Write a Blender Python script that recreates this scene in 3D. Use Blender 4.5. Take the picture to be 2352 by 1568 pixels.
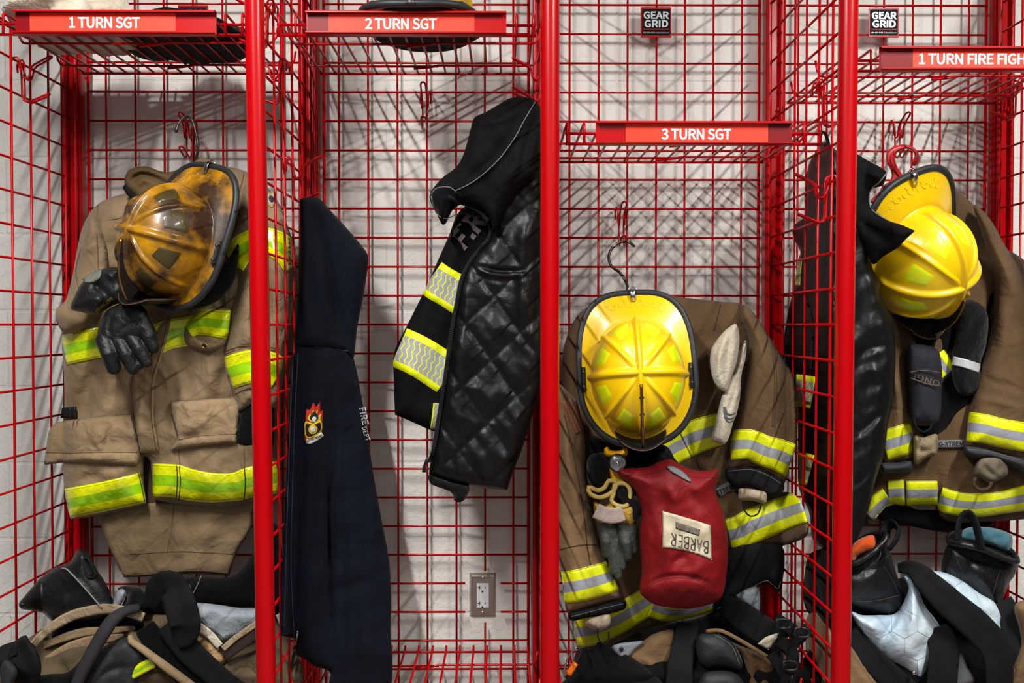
import bpy, bmesh, math, random
import numpy as np
from mathutils import Vector, Matrix
from mathutils.geometry import delaunay_2d_cdt

for _o in list(bpy.data.objects): bpy.data.objects.remove(_o)
S = bpy.context.scene
COL = S.collection
rnd = random.Random(7)

# ------------------------------------------------------------------ camera
F = 2101.0                      # focal length in pixels of the 2352 x 1568 frame
VX, VY = 1160.0, 745.0          # where lines straight into the room vanish
HC = 1.20                       # eye height above the floor
yaw = -math.atan((1176 - VX) / F); pitch = math.atan((784 - VY) / F)
cam_d = bpy.data.cameras.new('camera'); cam = bpy.data.objects.new('camera', cam_d); COL.objects.link(cam)
cam_d.sensor_width = 36.0; cam_d.lens = 36.0 * F / 2352.0
cam_d.clip_start = 0.05; cam_d.clip_end = 60
cam.location = (0, 0, HC)
RC = Matrix.Rotation(yaw, 3, 'Z') @ Matrix.Rotation(math.pi / 2 - pitch, 3, 'X')
cam.rotation_euler = RC.to_euler()
S.camera = cam

# ------------------------------------------------------------------ light
S.view_settings.view_transform = 'Standard'; S.view_settings.look = 'None'
S.view_settings.gamma = 1.0; S.view_settings.exposure = 0.0
w = bpy.data.worlds.new('room_light'); S.world = w; w.use_nodes = True
w.node_tree.nodes['Background'].inputs[0].default_value = (0.86, 0.93, 1.0, 1)
w.node_tree.nodes['Background'].inputs[1].default_value = 0.07

def area(name, loc, size, power, color=(1, 0.97, 0.92), aim=None):
    d = bpy.data.lights.new(name, 'AREA'); d.shape = 'RECTANGLE'; d.size = size[0]; d.size_y = size[1]
    d.energy = power; d.color = color
    o = bpy.data.objects.new(name, d); COL.objects.link(o); o.location = loc
    if aim is not None:
        o.rotation_euler = (Vector(aim) - Vector(loc)).to_track_quat('-Z', 'Y').to_euler()
    o['label'] = 'ceiling tube or added fill light above the aisle'; o['category'] = 'light'
    return o
# thin ceiling tubes running from the aisle towards the racks, and a wide fill light added behind the camera for the front surfaces
area('tube_or_fill_light', (-0.76, 0.45, 2.62), (0.045, 1.25), 92)
area('tube_or_fill_light', (1.50, 0.45, 2.66), (0.045, 1.25), 98)
area('tube_or_fill_light', (0.3, -2.2, 2.75), (4.0, 2.4), 25, aim=(0.2, 2.0, 1.0))

# ------------------------------------------------------------------ pixel <-> place
CAMP = Vector((0, 0, HC))
RCn = np.array(RC)
def atn(px, py, Y):
    """numpy: points seen at pixels px, py lying on the upright plane(s) y = Y."""
    px = np.asarray(px, float); py = np.asarray(py, float); Y = np.asarray(Y, float)
    d = np.stack([(px - 1176.0) / F, (784.0 - py) / F, -np.ones_like(px)], -1) @ RCn.T
    t = Y / d[..., 1]
    P = d * t[..., None]; P[..., 2] += HC
    return P
def at(px, py, Y):
    return Vector(atn(np.array([px]), np.array([py]), np.array([Y]))[0])

# ------------------------------------------------------------------ object helpers
def tag(o, label=None, cat=None, group=None, kind=None):
    if label: o['label'] = label
    if cat: o['category'] = cat
    if group: o['group'] = group
    if kind: o['kind'] = kind
    return o
def thing(name, label, cat, loc=(0, 0, 0), group=None):
    o = bpy.data.objects.new(name, None); COL.objects.link(o); o.location = loc; o.empty_display_size = 0.05
    return tag(o, label, cat, group)

class MB:
    """collects verts / faces, then links them as ONE mesh object"""
    def __init__(s): s.v = []; s.f = []; s.m = []; s.uv = []; s.hasuv = False
    def add(s, verts, faces, mi=0, uvs=None):
        b = len(s.v); s.v.extend([tuple(map(float, p)) for p in verts])
        for fc in faces: s.f.append([i + b for i in fc]); s.m.append(mi)
        if uvs is None: s.uv.extend([(0.0, 0.0)] * len(verts))
        else: s.uv.extend([tuple(map(float, u)) for u in uvs]); s.hasuv = True
        return s
    def tube(s, pts, r, n=8, mi=0, closed=False, cap=True, flat=None):
        P = [Vector(p) for p in pts]; N = len(P)
        if not hasattr(r, '__len__'): r = [r] * N
        T = []
        for i in range(N):
            a = P[(i - 1) % N] if (closed or i > 0) else P[i]
            b = P[(i + 1) % N] if (closed or i < N - 1) else P[i]
            t = b - a; T.append(t.normalized() if t.length > 1e-9 else Vector((0, 0, 1)))
        u = T[0].orthogonal().normalized() if flat is None else (Vector(flat[0]) - T[0] * T[0].dot(Vector(flat[0]))).normalized()
        V = []; UV = []; L = 0
        for i in range(N):
            if i: L += (P[i] - P[i - 1]).length
            u = (u - T[i] * u.dot(T[i]))
            u = u.normalized() if u.length > 1e-6 else T[i].orthogonal().normalized()
            w_ = T[i].cross(u)
            k1, k2 = (1, 1) if flat is None else (1, flat[1])
            for j in range(n):
                a = 2 * math.pi * j / n
                V.append(P[i] + (u * math.cos(a) * k1 + w_ * math.sin(a) * k2) * r[i]); UV.append((L, j / n))
        Fc = []
        R = N if closed else N - 1
        for i in range(R):
            for j in range(n):
                a = i * n + j; b = i * n + (j + 1) % n; c = ((i + 1) % N) * n + (j + 1) % n; d = ((i + 1) % N) * n + j
                Fc.append([a, b, c, d])
        if cap and not closed:
            Fc.append(list(range(n))[::-1]); Fc.append([(N - 1) * n + j for j in range(n)])
        return s.add(V, Fc, mi, UV)
    def box(s, lo, hi, mi=0):
        x0, y0, z0 = lo; x1, y1, z1 = hi
        V = [(x0, y0, z0), (x1, y0, z0), (x1, y1, z0), (x0, y1, z0), (x0, y0, z1), (x1, y0, z1), (x1, y1, z1), (x0, y1, z1)]
        return s.add(V, [[0, 3, 2, 1], [4, 5, 6, 7], [0, 1, 5, 4], [1, 2, 6, 5], [2, 3, 7, 6], [3, 0, 4, 7]], mi)
    def grid(s, P, mi=0, UV=None, wrapu=False, flip=False):
        """P[i][j] rows of points"""
        R = len(P); C = len(P[0]); V = [p for row in P for p in row]; Fc = []
        for i in range(R - 1):
            for j in range(C if wrapu else C - 1):
                q = [i * C + j, i * C + (j + 1) % C, (i + 1) * C + (j + 1) % C, (i + 1) * C + j]
                Fc.append(q[::-1] if flip else q)
        return s.add(V, Fc, mi, None if UV is None else [u for row in UV for u in row])
    def build(s, name, mats, parent=None, smooth=True, origin=None, bevel=None, sharp=None):
        me = bpy.data.meshes.new(name)
        if origin is None:
            if parent is None:
                A = np.array(s.v); origin = Vector((A[:, 0].mean(), A[:, 1].mean(), A[:, 2].min()))
            else: origin = Vector((0, 0, 0))
        o = bpy.data.objects.new(name, me); COL.objects.link(o)
        off = Vector(origin)
        if parent is not None:
            o.parent = parent; q = parent; off = Vector((0, 0, 0))
            while q is not None: off = off + Vector(q.location); q = q.parent
        else: o.location = off
        me.from_pydata([(x - off.x, y - off.y, z - off.z) for x, y, z in s.v], [], s.f)
        if not isinstance(mats, (list, tuple)): mats = [mats]
        for m in mats: me.materials.append(m)
        me.polygons.foreach_set('material_index', s.m)
        me.polygons.foreach_set('use_smooth', [smooth] * len(s.f))
        if s.hasuv:
            ul = me.uv_layers.new(name='UVMap'); li = np.zeros(len(me.loops), dtype=np.int32)
            me.loops.foreach_get('vertex_index', li); ul.data.foreach_set('uv', np.array(s.uv)[li].ravel())
        me.validate(); me.update()
        if smooth and sharp is not None:
            try: me.set_sharp_from_angle(angle=math.radians(sharp))
            except Exception: pass
        if bevel:
            b = o.modifiers.new('bevel', 'BEVEL'); b.width = bevel; b.segments = 3; b.limit_method = 'ANGLE'
            b.harden_normals = False
        return o

FONT = None
try:                             # the sans serif that ships inside Blender
    import os
    FONT = bpy.data.fonts.load(os.path.join(bpy.utils.resource_path('LOCAL'), 'datafiles', 'fonts', 'Noto Sans CJK Regular.woff2'))
except Exception: FONT = None
CAPH = [None]
def text_mesh(txt, height, extrude=0.0004, bold=0.0, shear=0.0, spacing=1.0, width=1.0):
    """letters as a mesh in x,y; returns verts (x,y,z) centred, with cap height = height; faces"""
    if CAPH[0] is None:              # cap height of this font at size one
        CAPH[0] = 0.0; V0, _, s0 = text_mesh('H', 1.0); CAPH[0] = float(s0[1])
    ch = CAPH[0] or 1.0
    cu = bpy.data.curves.new('t', 'FONT'); cu.body = txt; cu.size = 1.0; cu.extrude = 0; cu.offset = bold * ch / 0.73
    cu.shear = shear; cu.space_character = spacing; cu.resolution_u = 3; cu.align_x = 'LEFT'
    if FONT is not None: cu.font = FONT
    o = bpy.data.objects.new('t', cu); COL.objects.link(o)
    dg = bpy.context.evaluated_depsgraph_get(); e = o.evaluated_get(dg); me = e.to_mesh()
    V = np.array([v.co[:] for v in me.vertices]) if len(me.vertices) else np.zeros((1, 3))
    Fc = [list(p.vertices) for p in me.polygons]
    e.to_mesh_clear(); bpy.data.objects.remove(o); bpy.data.curves.remove(cu)
    lo = V.min(0); hi = V.max(0); k = height / ch
    V = (V - (lo + hi) / 2) * k; V[:, 0] *= width
    V[:, 2] = extrude
    return V, Fc, (hi - lo)[:2] * k

# ------------------------------------------------------------------ materials
MATS = {}
def N(nt, t, **kw):
    n = nt.nodes.new(t)
    for k, v in kw.items():
        if k in n.inputs: n.inputs[k].default_value = v
        else: setattr(n, k, v)
    return n
def srgb(r, g, b):
    f = lambda c: ((c / 255 + 0.055) / 1.055) ** 2.4 if c > 10 else c / 255 / 12.92
    return (f(r), f(g), f(b), 1)
def mat(name, col, rough=0.6, metal=0.0, coat=0.0, sheen=0.0, col2=None, nscale=6.0, nlo=0.35, nhi=0.7,
        bump=0.0, bscale=60.0, weave=0.0, wscale=900.0, coords='Object', detail=5.0, spec=0.5, wr=0.0, wrs=14.0, rough2=None):
    """general procedural material: base colour mottled with a second colour by noise, weave + wrinkle + grain bump"""
    if name in MATS: return MATS[name]
    m = bpy.data.materials.new(name); m.use_nodes = True; nt = m.node_tree; L = nt.links
    b = nt.nodes['Principled BSDF']; b.inputs['Roughness'].default_value = rough; b.inputs['Metallic'].default_value = metal
    b.inputs['Coat Weight'].default_value = coat; b.inputs['Coat Roughness'].default_value = 0.12
    b.inputs['Sheen Weight'].default_value = sheen; b.inputs['Sheen Roughness'].default_value = 0.5
    b.inputs['Specular IOR Level'].default_value = spec
    tc = N(nt, 'ShaderNodeTexCoord'); vec = tc.outputs[coords]
    if col2 is not None:
        n = N(nt, 'ShaderNodeTexNoise', Scale=nscale, Detail=detail, Roughness=0.6); L.new(vec, n.inputs['Vector'])
        r = N(nt, 'ShaderNodeMapRange'); r.inputs['From Min'].default_value = nlo; r.inputs['From Max'].default_value = nhi
        L.new(n.outputs['Fac'], r.inputs['Value'])
        mx = N(nt, 'ShaderNodeMix', data_type='RGBA'); L.new(r.outputs[0], mx.inputs['Factor'])
        mx.inputs['A'].default_value = col; mx.inputs['B'].default_value = col2
        L.new(mx.outputs['Result'], b.inputs['Base Color'])
        if rough2 is not None:
            r2 = N(nt, 'ShaderNodeMapRange'); r2.inputs['To Min'].default_value = rough; r2.inputs['To Max'].default_value = rough2
            L.new(r.outputs[0], r2.inputs['Value']); L.new(r2.outputs[0], b.inputs['Roughness'])
    else: b.inputs['Base Color'].default_value = col
    last = None
    def addb(hsock, strength, dist):
        nonlocal last
        bp = N(nt, 'ShaderNodeBump'); bp.inputs['Strength'].default_value = strength; bp.inputs['Distance'].default_value = dist
        L.new(hsock, bp.inputs['Height'])
        if last is not None: L.new(last, bp.inputs['Normal'])
        last = bp.outputs['Normal']
    if wr > 0:
        n = N(nt, 'ShaderNodeTexNoise', Scale=wrs, Detail=3.0, Roughness=0.55, Distortion=0.6); L.new(vec, n.inputs['Vector'])
        addb(n.outputs['Fac'], wr, 0.02)
    if bump > 0:
        n = N(nt, 'ShaderNodeTexNoise', Scale=bscale, Detail=4.0); L.new(vec, n.inputs['Vector']); addb(n.outputs['Fac'], bump, 0.003)
    if weave > 0:
        for d in ('X', 'Z'):
            wv = N(nt, 'ShaderNodeTexWave', Scale=wscale / 6.28, bands_direction=d); L.new(vec, wv.inputs['Vector']); addb(wv.outputs['Fac'], weave, 0.0006)
    if last is not None: L.new(last, b.inputs['Normal'])
    MATS[name] = m
    return m

RED = mat('red_powder_coat', srgb(172, 0, 8), rough=0.28, coat=0.10, spec=0.2, bump=0.05, bscale=300)
# ================================================================== the setting
def wall_material():
    m = bpy.data.materials.new('painted_block'); m.use_nodes = True; nt = m.node_tree; L = nt.links
    b = nt.nodes['Principled BSDF']; b.inputs['Roughness'].default_value = 0.55
    b.inputs['Specular IOR Level'].default_value = 0.35
    g = N(nt, 'ShaderNodeNewGeometry'); sp = N(nt, 'ShaderNodeSeparateXYZ'); L.new(g.outputs['Position'], sp.inputs[0])
    cb = N(nt, 'ShaderNodeCombineXYZ'); L.new(sp.outputs['X'], cb.inputs['X']); L.new(sp.outputs['Z'], cb.inputs['Y'])
    mp = N(nt, 'ShaderNodeMapping'); mp.inputs['Location'].default_value = (0.11, JZ, 0); L.new(cb.outputs[0], mp.inputs['Vector'])
    br = N(nt, 'ShaderNodeTexBrick', offset=0.5); L.new(mp.outputs[0], br.inputs['Vector'])
    br.inputs['Scale'].default_value = 1.0; br.inputs['Brick Width'].default_value = 0.4064; br.inputs['Row Height'].default_value = 0.2032
    br.inputs['Mortar Size'].default_value = 0.006; br.inputs['Mortar Smooth'].default_value = 0.7
    n = N(nt, 'ShaderNodeTexNoise', Scale=90.0, Detail=6.0, Roughness=0.65); L.new(g.outputs['Position'], n.inputs['Vector'])
    v = N(nt, 'ShaderNodeTexVoronoi', Scale=140.0); L.new(g.outputs['Position'], v.inputs['Vector'])
    n3 = N(nt, 'ShaderNodeTexNoise', Scale=30.0, Detail=2.0); L.new(g.outputs['Position'], n3.inputs['Vector'])
    pit = N(nt, 'ShaderNodeMapRange'); pit.inputs['From Min'].default_value = 0.0; pit.inputs['From Max'].default_value = 0.22
    L.new(v.outputs['Distance'], pit.inputs['Value'])
    gate = N(nt, 'ShaderNodeMapRange'); gate.inputs['From Min'].default_value = 0.5; gate.inputs['From Max'].default_value = 0.62
    L.new(n3.outputs['Fac'], gate.inputs['Value'])
    mixp = N(nt, 'ShaderNodeMix', data_type='FLOAT'); L.new(gate.outputs[0], mixp.inputs['Factor']); mixp.inputs['A'].default_value = 1.0
    L.new(pit.outputs[0], mixp.inputs['B'])
    b1 = N(nt, 'ShaderNodeBump', invert=True); b1.inputs['Strength'].default_value = 0.4; b1.inputs['Distance'].default_value = 0.004
    L.new(br.outputs['Fac'], b1.inputs['Height'])
    b2 = N(nt, 'ShaderNodeBump'); b2.inputs['Strength'].default_value = 0.75; b2.inputs['Distance'].default_value = 0.004
    L.new(n.outputs['Fac'], b2.inputs['Height']); L.new(b1.outputs[0], b2.inputs['Normal'])
    b3 = N(nt, 'ShaderNodeBump'); b3.inputs['Strength'].default_value = 0.6; b3.inputs['Distance'].default_value = 0.002
    L.new(mixp.outputs[0], b3.inputs['Height']); L.new(b2.outputs[0], b3.inputs['Normal'])
    L.new(b3.outputs[0], b.inputs['Normal'])
    n2 = N(nt, 'ShaderNodeTexNoise', Scale=2.5, Detail=4.0); L.new(g.outputs['Position'], n2.inputs['Vector'])
    mx = N(nt, 'ShaderNodeMix', data_type='RGBA'); L.new(n2.outputs['Fac'], mx.inputs['Factor'])
    mx.inputs['A'].default_value = srgb(226, 223, 217); mx.inputs['B'].default_value = srgb(236, 234, 229)
    L.new(mx.outputs['Result'], b.inputs['Base Color'])
    return m
YW = 2.45                        # face of the block wall
JZ = -((HC + (745 - 191) / F * YW) % 0.2032)
mb = MB(); mb.box((-3.2, YW, 0), (3.6, YW + 0.2, 3.0)); o = mb.build('wall_back', wall_material(), smooth=False); tag(o, kind='structure')
mb = MB(); mb.box((-3.2, -4.0, -0.1), (3.6, YW + 0.2, 0.0))
o = mb.build('floor', mat('sealed_concrete', srgb(96, 94, 92), rough=0.45, col2=srgb(120, 118, 114), nscale=3.0, bump=0.1), smooth=False); tag(o, kind='structure')

# ================================================================== red wire gear racks
YF, YB = 1.88, 2.39              # front posts, back uprights
CELL = 0.0762
RW = 0.0029                      # wire radius
XP = [-1.125, -0.508, 0.094, 0.702, 1.302]        # the five partitions
ZS = [HC + 0.650, HC + 0.650, HC + 0.424, HC + 0.578]
ZB = HC - 0.851
ZTOP, ZBOT = HC + 0.93, 0.06
ZG0 = HC + (745 - 17.5) * 2.42 / F                # top visible horizontal wire
ZG = [ZG0 + CELL * (2 - k) for k in range(29) if ZBOT + 0.05 < ZG0 + CELL * (2 - k) < ZTOP]
PART_LABEL = ['red wire mesh side partition at the far left of the rack row',
              'red wire mesh partition between the 1 TURN SGT and 2 TURN SGT bays',
              'red wire mesh partition behind the black quilted jacket, between the 2 TURN SGT and 3 TURN SGT bays',
              'red wire mesh partition between the 3 TURN SGT and 1 TURN FIRE FIGHTER bays',
              'red wire mesh side partition at the right end of the rack row']
# lean of the front posts (x at top, x at bottom)
POSTX = [(-1.125, -1.125), (-0.5125, -0.4905), (0.0915, 0.0925), (0.704, 0.695), (1.302, 1.302)]
VY0 = [1.932, 1.940, 1.950, 1.965, 1.965]
for i, x in enumerate(XP):
    t = thing('mesh_partition', PART_LABEL[i], 'partition', (x, YB, 0), 'wire mesh partitions of the gear racks')
    xa, xb = POSTX[i]
    mb = MB(); mb.tube([(xb, YF, 0.0), (xb + (xa - xb) * 0.0, YF, 0.25), (xa, YF, 2.02), (xa, YF, 2.2)], 0.0197, n=28)
    mb.build('front_post', RED, t)
    mb = MB(); mb.box((x - 0.021, YB + 0.002, 0.0), (x + 0.021, YB + 0.034, 2.2))
    mb.tube([(x - 0.016, YB - 0.010, 0.05), (x - 0.016, YB - 0.010, 2.15)], 0.006, n=10)
    mb.tube([(x + 0.016, YB - 0.012, 0.05), (x + 0.016, YB - 0.012, 2.15)], 0.005, n=10)
    for zb in (0.5, 1.14, 1.76):
        mb.tube([(x + 0.012, YB + 0.003, zb), (x + 0.012, YB - 0.008, zb)], 0.006, n=10)
    mb.build('back_upright', RED, t, sharp=40)
    mb = MB()
    ys = [VY0[i] + 0.0852 * k for k in range(6)]
    for y in ys:
        if y > YB - 0.02: continue
        f = (y - YF) / (YB - YF)
        lo = xb + (x - xb) * f; hi = xa + (x - xa) * f
        mb.tube([(lo, y, 0.1), (hi, y, 2.18)], RW, n=8)
    for z in ZG:
        tt = z / 2.0; xf = xb + (xa - xb) * min(1, max(0, (z - .25) / 1.77))
        mb.tube([(xf - 0.005, YF + 0.012, z), (x - 0.005, YB, z)], RW, n=8)
    mb.build('wire_grid', RED, t)

# back panels, one per bay, with the wires cut away round the outlet in bay two
BV = [[248, 315, 381, 448, 515, 582, 648], [780, 847, 914, 981, 1048, 1114, 1179], [1307.5, 1374, 1440, 1506, 1571, 1636, 1701],
      [1830, 1896, 1963, 2025, 2091, 2155, 2219]]
BACKS = ['behind the tan coat', 'behind the navy hoodie, cut away around the power outlet', 'behind the yellow helmet on the bare wire hanger', 'behind the red plastic hanger']
YG = 2.42
def wx(px): return at(px, 745, YG).x
for i in range(4):
    x0, x1 = XP[i] + 0.032, XP[i + 1] - 0.032
    t = thing('mesh_back_panel', 'red square wire mesh back panel ' + BACKS[i], 'wire panel', ((x0 + x1) / 2, YG, 0.1), 'wire mesh back panels')
    mb = MB()
    for x in (x0, x1): mb.tube([(x, YG, 0.1), (x, YG, 2.18)], 0.0042, n=8)
    for z in (0.1, 2.18): mb.tube([(x0, YG, z), (x1, YG, z)], 0.0042, n=8)
    mb.build('panel_frame', RED, t)
    mb = MB()
    for v in BV[i]:
        x = wx(v)
        if i == 1 and v == 1114:
            za = at(v, 1160 + 578 / 3.84, YG).z; zb_ = at(v, 1160 + 1035 / 3.84, YG).z
            mb.tube([(x, YG, 0.1), (x, YG, zb_)], RW, n=8); mb.tube([(x, YG, za), (x, YG, 2.18)], RW, n=8)
        else: mb.tube([(x, YG, 0.1), (x, YG, 2.18)], RW, n=8)
    for z in ZG:
        zz = z
        if i == 1:
            py = 745 - (z - HC) * F / YG
            if 1300 < py < 1420:
                mb.tube([(x0, YG - 0.005, zz), (at(1069, 1300, YG).x, YG - 0.005, zz)], RW, n=8)
                mb.tube([(at(1150, 1300, YG).x, YG - 0.005, zz), (x1, YG - 0.005, zz)], RW, n=8)
                continue
        mb.tube([(x0, YG - 0.005, zz), (x1, YG - 0.005, zz)], RW, n=8)
    mb.build('wire_grid', RED, t)

# shelves -------------------------------------------------------------------
def shelf(i, z, label, bottom=False):
    xc = (XP[i] + XP[i + 1]) / 2
    w2 = 0.267
    t = thing('wire_shelf', label, 'shelf', (xc, YB, z), 'red wire shelves')
    YS = 1.93
    mb = MB()
    for k in range(16):
        x = xc - w2 + k * (2 * w2 / 15)
        if bottom:
            mb.tube([(x, YS, z - 0.04), (x, YS, z + 0.001), (x, YS + 0.006, z + 0.003), (x, 2.37, z + 0.003), (x, 2.378, z + 0.012)], RW, n=8)
        else:
            mb.tube([(x, YS, z - 0.046), (x, YS, z - 0.004), (x, YS + 0.004, z), (x, YS + 0.010, z), (x, 2.382, z)], RW, n=8)
    for (y, dz) in ((YS + 0.003, -0.044), (YS + 0.004, -0.022), (2.375, -0.004)):
        mb.tube([(xc - w2 - 0.004, y, z + dz), (xc + w2 + 0.004, y, z + dz)], RW * 1.1, n=8)
    mb.build('shelf_grid', RED, t)
    for y in (2.11, 2.29):
        mb = MB()
        xl, xr = XP[i] + 0.012, XP[i + 1] - 0.012
        mb.tube([(xl, y, z + 0.028), (xl + 0.004, y, z + 0.006), (xl + 0.012, y, z - 0.007), (xl + 0.02, y, z - 0.0085), (xc + 0.04, y, z - 0.0085)], RW, n=8)
        mb.tube([(xr, y, z + 0.028), (xr - 0.004, y, z + 0.006), (xr - 0.012, y, z - 0.004), (xr - 0.02, y, z - 0.006), (xc + 0.04, y, z - 0.006), (xc + 0.02, y, z - 0.0105), (xc, y, z - 0.0125), (xc - 0.02, y, z - 0.0145)], RW, n=8)
        mb.build('support_wire', RED, t)
    return t
SH = ['red wire shelf carrying the 1 TURN SGT sign', 'red wire shelf carrying the 2 TURN SGT sign', 'lowest red wire shelf, carrying the 3 TURN SGT sign',
      'red wire shelf carrying the 1 TURN FIRE FIGHTER sign']
shelves = [shelf(i, ZS[i], SH[i]) for i in range(4)]
BL = ['red wire bottom shelf under the heap of tan and black trousers', 'empty red wire bottom shelf below the power outlet',
      'red wire bottom shelf under the brown trousers below the red bag', 'red wire bottom shelf under the black boots and silver lined trousers']
for i in range(4): shelf(i, ZB, BL[i], True)

CARD = mat('orange_red_card', srgb(250, 62, 40), rough=0.5, spec=0.3)
WHITE = mat('white_lettering', srgb(250, 248, 244), rough=0.5)
SIGNRED = mat('red_sign_channel', srgb(172, 0, 8), rough=0.3, coat=0.1, spec=0.2)
CLEAR = mat('dark_red_window_film', srgb(122, 4, 14), rough=0.4, spec=0.2)
def sign(i, x0, x1, y0, y1, c0, c1, txt, tx0, tx1, ty, film='left'):
    t = shelves[i]; Y = 1.918
    P0 = at(x0, y0, Y); P1 = at(x1, y1, Y)
    xa, xb, zt, zb = P0.x, P1.x, P0.z, P1.z
    mb = MB()
    mb.box((xa, Y, zb + 0.001), (xb, Y + 0.003, zt - 0.001))
    # rolled lips top and bottom, sticking out towards the aisle
    for (zz, s) in ((zt, -1), (zb, 1)):
        prof = [(Y + 0.003, zz), (Y - 0.010, zz + s * 0.0005), (Y - 0.014, zz + s * 0.003), (Y - 0.014, zz + s * 0.0055), (Y - 0.0115, zz + s * 0.0055), (Y - 0.0105, zz + s * 0.0030), (Y - 0.008, zz + s * 0.0025), (Y + 0.003, zz + s * 0.0025)]
        V = [(xa, a, b) for a, b in prof] + [(xb, a, b) for a, b in prof]; n = len(prof)
        mb.add(V, [[k, (k + 1) % n, (k + 1) % n + n, k + n] for k in range(n)] + [list(range(n)), list(range(n, 2 * n))[::-1]])
    hold = mb.build('sign_holder', SIGNRED, t, smooth=False)
    ca, cb_ = at(c0, 745, Y - 0.002).x, at(c1, 745, Y - 0.002).x
    mb = MB(); mb.box((ca, Y - 0.0018, zb + 0.004), (cb_, Y, zt - 0.004), 0)
    V, Fc, sz = text_mesh(txt, 0.0215, bold=0.026, spacing=0.98)
    wpx = at(tx1, 745, Y).x - at(tx0, 745, Y).x
    k = wpx / sz[0]; C = at((tx0 + tx1) / 2, ty, Y)
    VV = [(C.x + v[0] * k, Y - 0.0024, C.z + v[1] * 0.98) for v in V]
    mb.add(VV, Fc, 1)
    lab = mb.build('name_label', [CARD, WHITE], hold, smooth=False); lab['label'] = 'orange-red card with white letters ' + txt
    mb = MB()
    a, b = (xa + 0.002, ca) if film == 'left' else (cb_, xb - 0.002)
    mb.box((a, Y - 0.0016, zb + 0.004), (b, Y, zt - 0.004)); mb.build('card_backing', CLEAR, hold, smooth=False)
sign(0, 35, 497, 25, 83, 75, 408, '1 TURN SGT', 160, 322, 52.5)
sign(1, 704, 1163, 27, 83.5, 757, 1090, '2 TURN SGT', 839, 1003, 55.5)
sign(2, 1368, 1819, 279, 335, 1436, 1762, '3 TURN SGT', 1519, 1679, 308.5, 'right')
sign(3, 2020, 2500, 108, 166, 2092, 2430, '1 TURN FIRE FIGHTER', 2110, 2412, 136)

# badges
BLACKG = mat('glossy_black_badge', srgb(6, 7, 9), rough=0.55, spec=0.12)
SILV = mat('silver_lettering', srgb(190, 196, 198), rough=0.35, metal=0.3)
def badge(px0, py0, px1, py1, label):
    Y = YG - 0.013; A = at(px0, py0, Y); B = at(px1, py1, Y); cx = (A.x + B.x) / 2; cz = (A.z + B.z) / 2
    w2, h2 = (B.x - A.x) / 2, (A.z - B.z) / 2
    t = thing('maker_badge', label, 'badge', (cx, Y, cz - h2), 'square maker badges on the back panels')
    mb = MB(); mb.box((cx - w2, Y, cz - h2), (cx + w2, Y + 0.004, cz + h2)); mb.build('red_plate', RED, t, smooth=False, bevel=0.0008)
    mb = MB(); mb.box((cx - w2 * 0.92, Y - 0.002, cz - h2 * 0.86), (cx + w2 * 0.92, Y, cz + h2 * 0.86))
    mb.build('black_sticker', BLACKG, t, smooth=False, bevel=0.001)
    mb = MB()
    for s, zz in (('GEAR', 0.44), ('GRID', -0.12)):
        V, Fc, sz = text_mesh(s, h2 * 0.44, bold=0.035)
        k = w2 * 1.66 / sz[0]
        if s == 'GRID': k = w2 * 1.56 / sz[0]
        mb.add([(cx + v[0] * k, Y - 0.0026, cz + h2 * zz + v[1]) for v in V], Fc)
    V, Fc, sz = text_mesh('888-643-6694', h2 * 0.085, bold=0.0); k = w2 * 0.78 / sz[0]
    mb.add([(cx - w2 * 0.46 + v[0] * k, Y - 0.0026, cz - h2 * 0.70 + v[1]) for v in V], Fc)
    V, Fc, sz = text_mesh('GearGrid.com', h2 * 0.085, bold=0.0); k = w2 * 0.72 / sz[0]
    mb.add([(cx + w2 * 0.48 + v[0] * k, Y - 0.0026, cz - h2 * 0.70 + v[1]) for v in V], Fc)
    mb.build('badge_lettering', SILV, t, smooth=False)
    mb = MB(); mb.box((cx - w2 * 0.84, Y - 0.0026, cz - h2 * 0.50), (cx + w2 * 0.84, Y - 0.0018, cz - h2 * 0.45))
    mb.box((cx + w2 * 0.0, Y - 0.0026, cz - h2 * 0.745), (cx + w2 * 0.08, Y - 0.0018, cz - h2 * 0.66))
    mb.build('red_line', mat('badge_red', srgb(215, 20, 30), rough=0.4), t, smooth=False)
badge(408, 12, 478, 82, 'square black badge mostly hidden behind the 1 TURN SGT sign')
badge(1472, 16, 1542, 86, 'square black badge reading GEAR GRID, above the 3 TURN SGT sign')
badge(1996, 17, 2064, 86, 'square black badge reading GEAR GRID, above the 1 TURN FIRE FIGHTER sign')

# hooks ---------------------------------------------------------------------
def hook_mesh():
    mb = MB(); r = 0.0024
    def path(s):
        a = 0.0062 * s
        return [(a * 2.2, -0.010, -0.022), (a * 2.2, -0.011, -0.004), (a * 2.1, -0.006, 0.006), (a * 1.9, 0.002, 0.008), (a * 1.6, 0.007, 0.000),
                (a * 1.25, 0.009, -0.012), (a, 0.009, -0.028), (a, 0.010, -0.080), (a, 0.014, -0.090), (a, 0.024, -0.094), (a, 0.062, -0.078)]
    A = path(1); B = path(-1)
    mb.tube(A + [(0.0045, 0.068, -0.0745), (0, 0.0705, -0.073), (-0.0045, 0.068, -0.0745)] + B[::-1], r, n=8)
    def up(s):
        a = 0.0085 * s
        return [(a, 0.004, -0.006), (a, 0.010, -0.030), (a * .9, 0.016, -0.040), (a * .8, 0.024, -0.040), (a * .75, 0.029, -0.030), (a * .75, 0.031, -0.016), (a * .75, 0.038, -0.008), (a * .75, 0.068, 0.008)]
    A = up(1); B = up(-1)
    mb.tube(A + [(0.004, 0.0745, 0.0115), (0, 0.0765, 0.0125), (-0.004, 0.0745, 0.0115)] + B[::-1], r, n=8)
    return mb
_hm = hook_mesh()
_h0 = None
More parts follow.
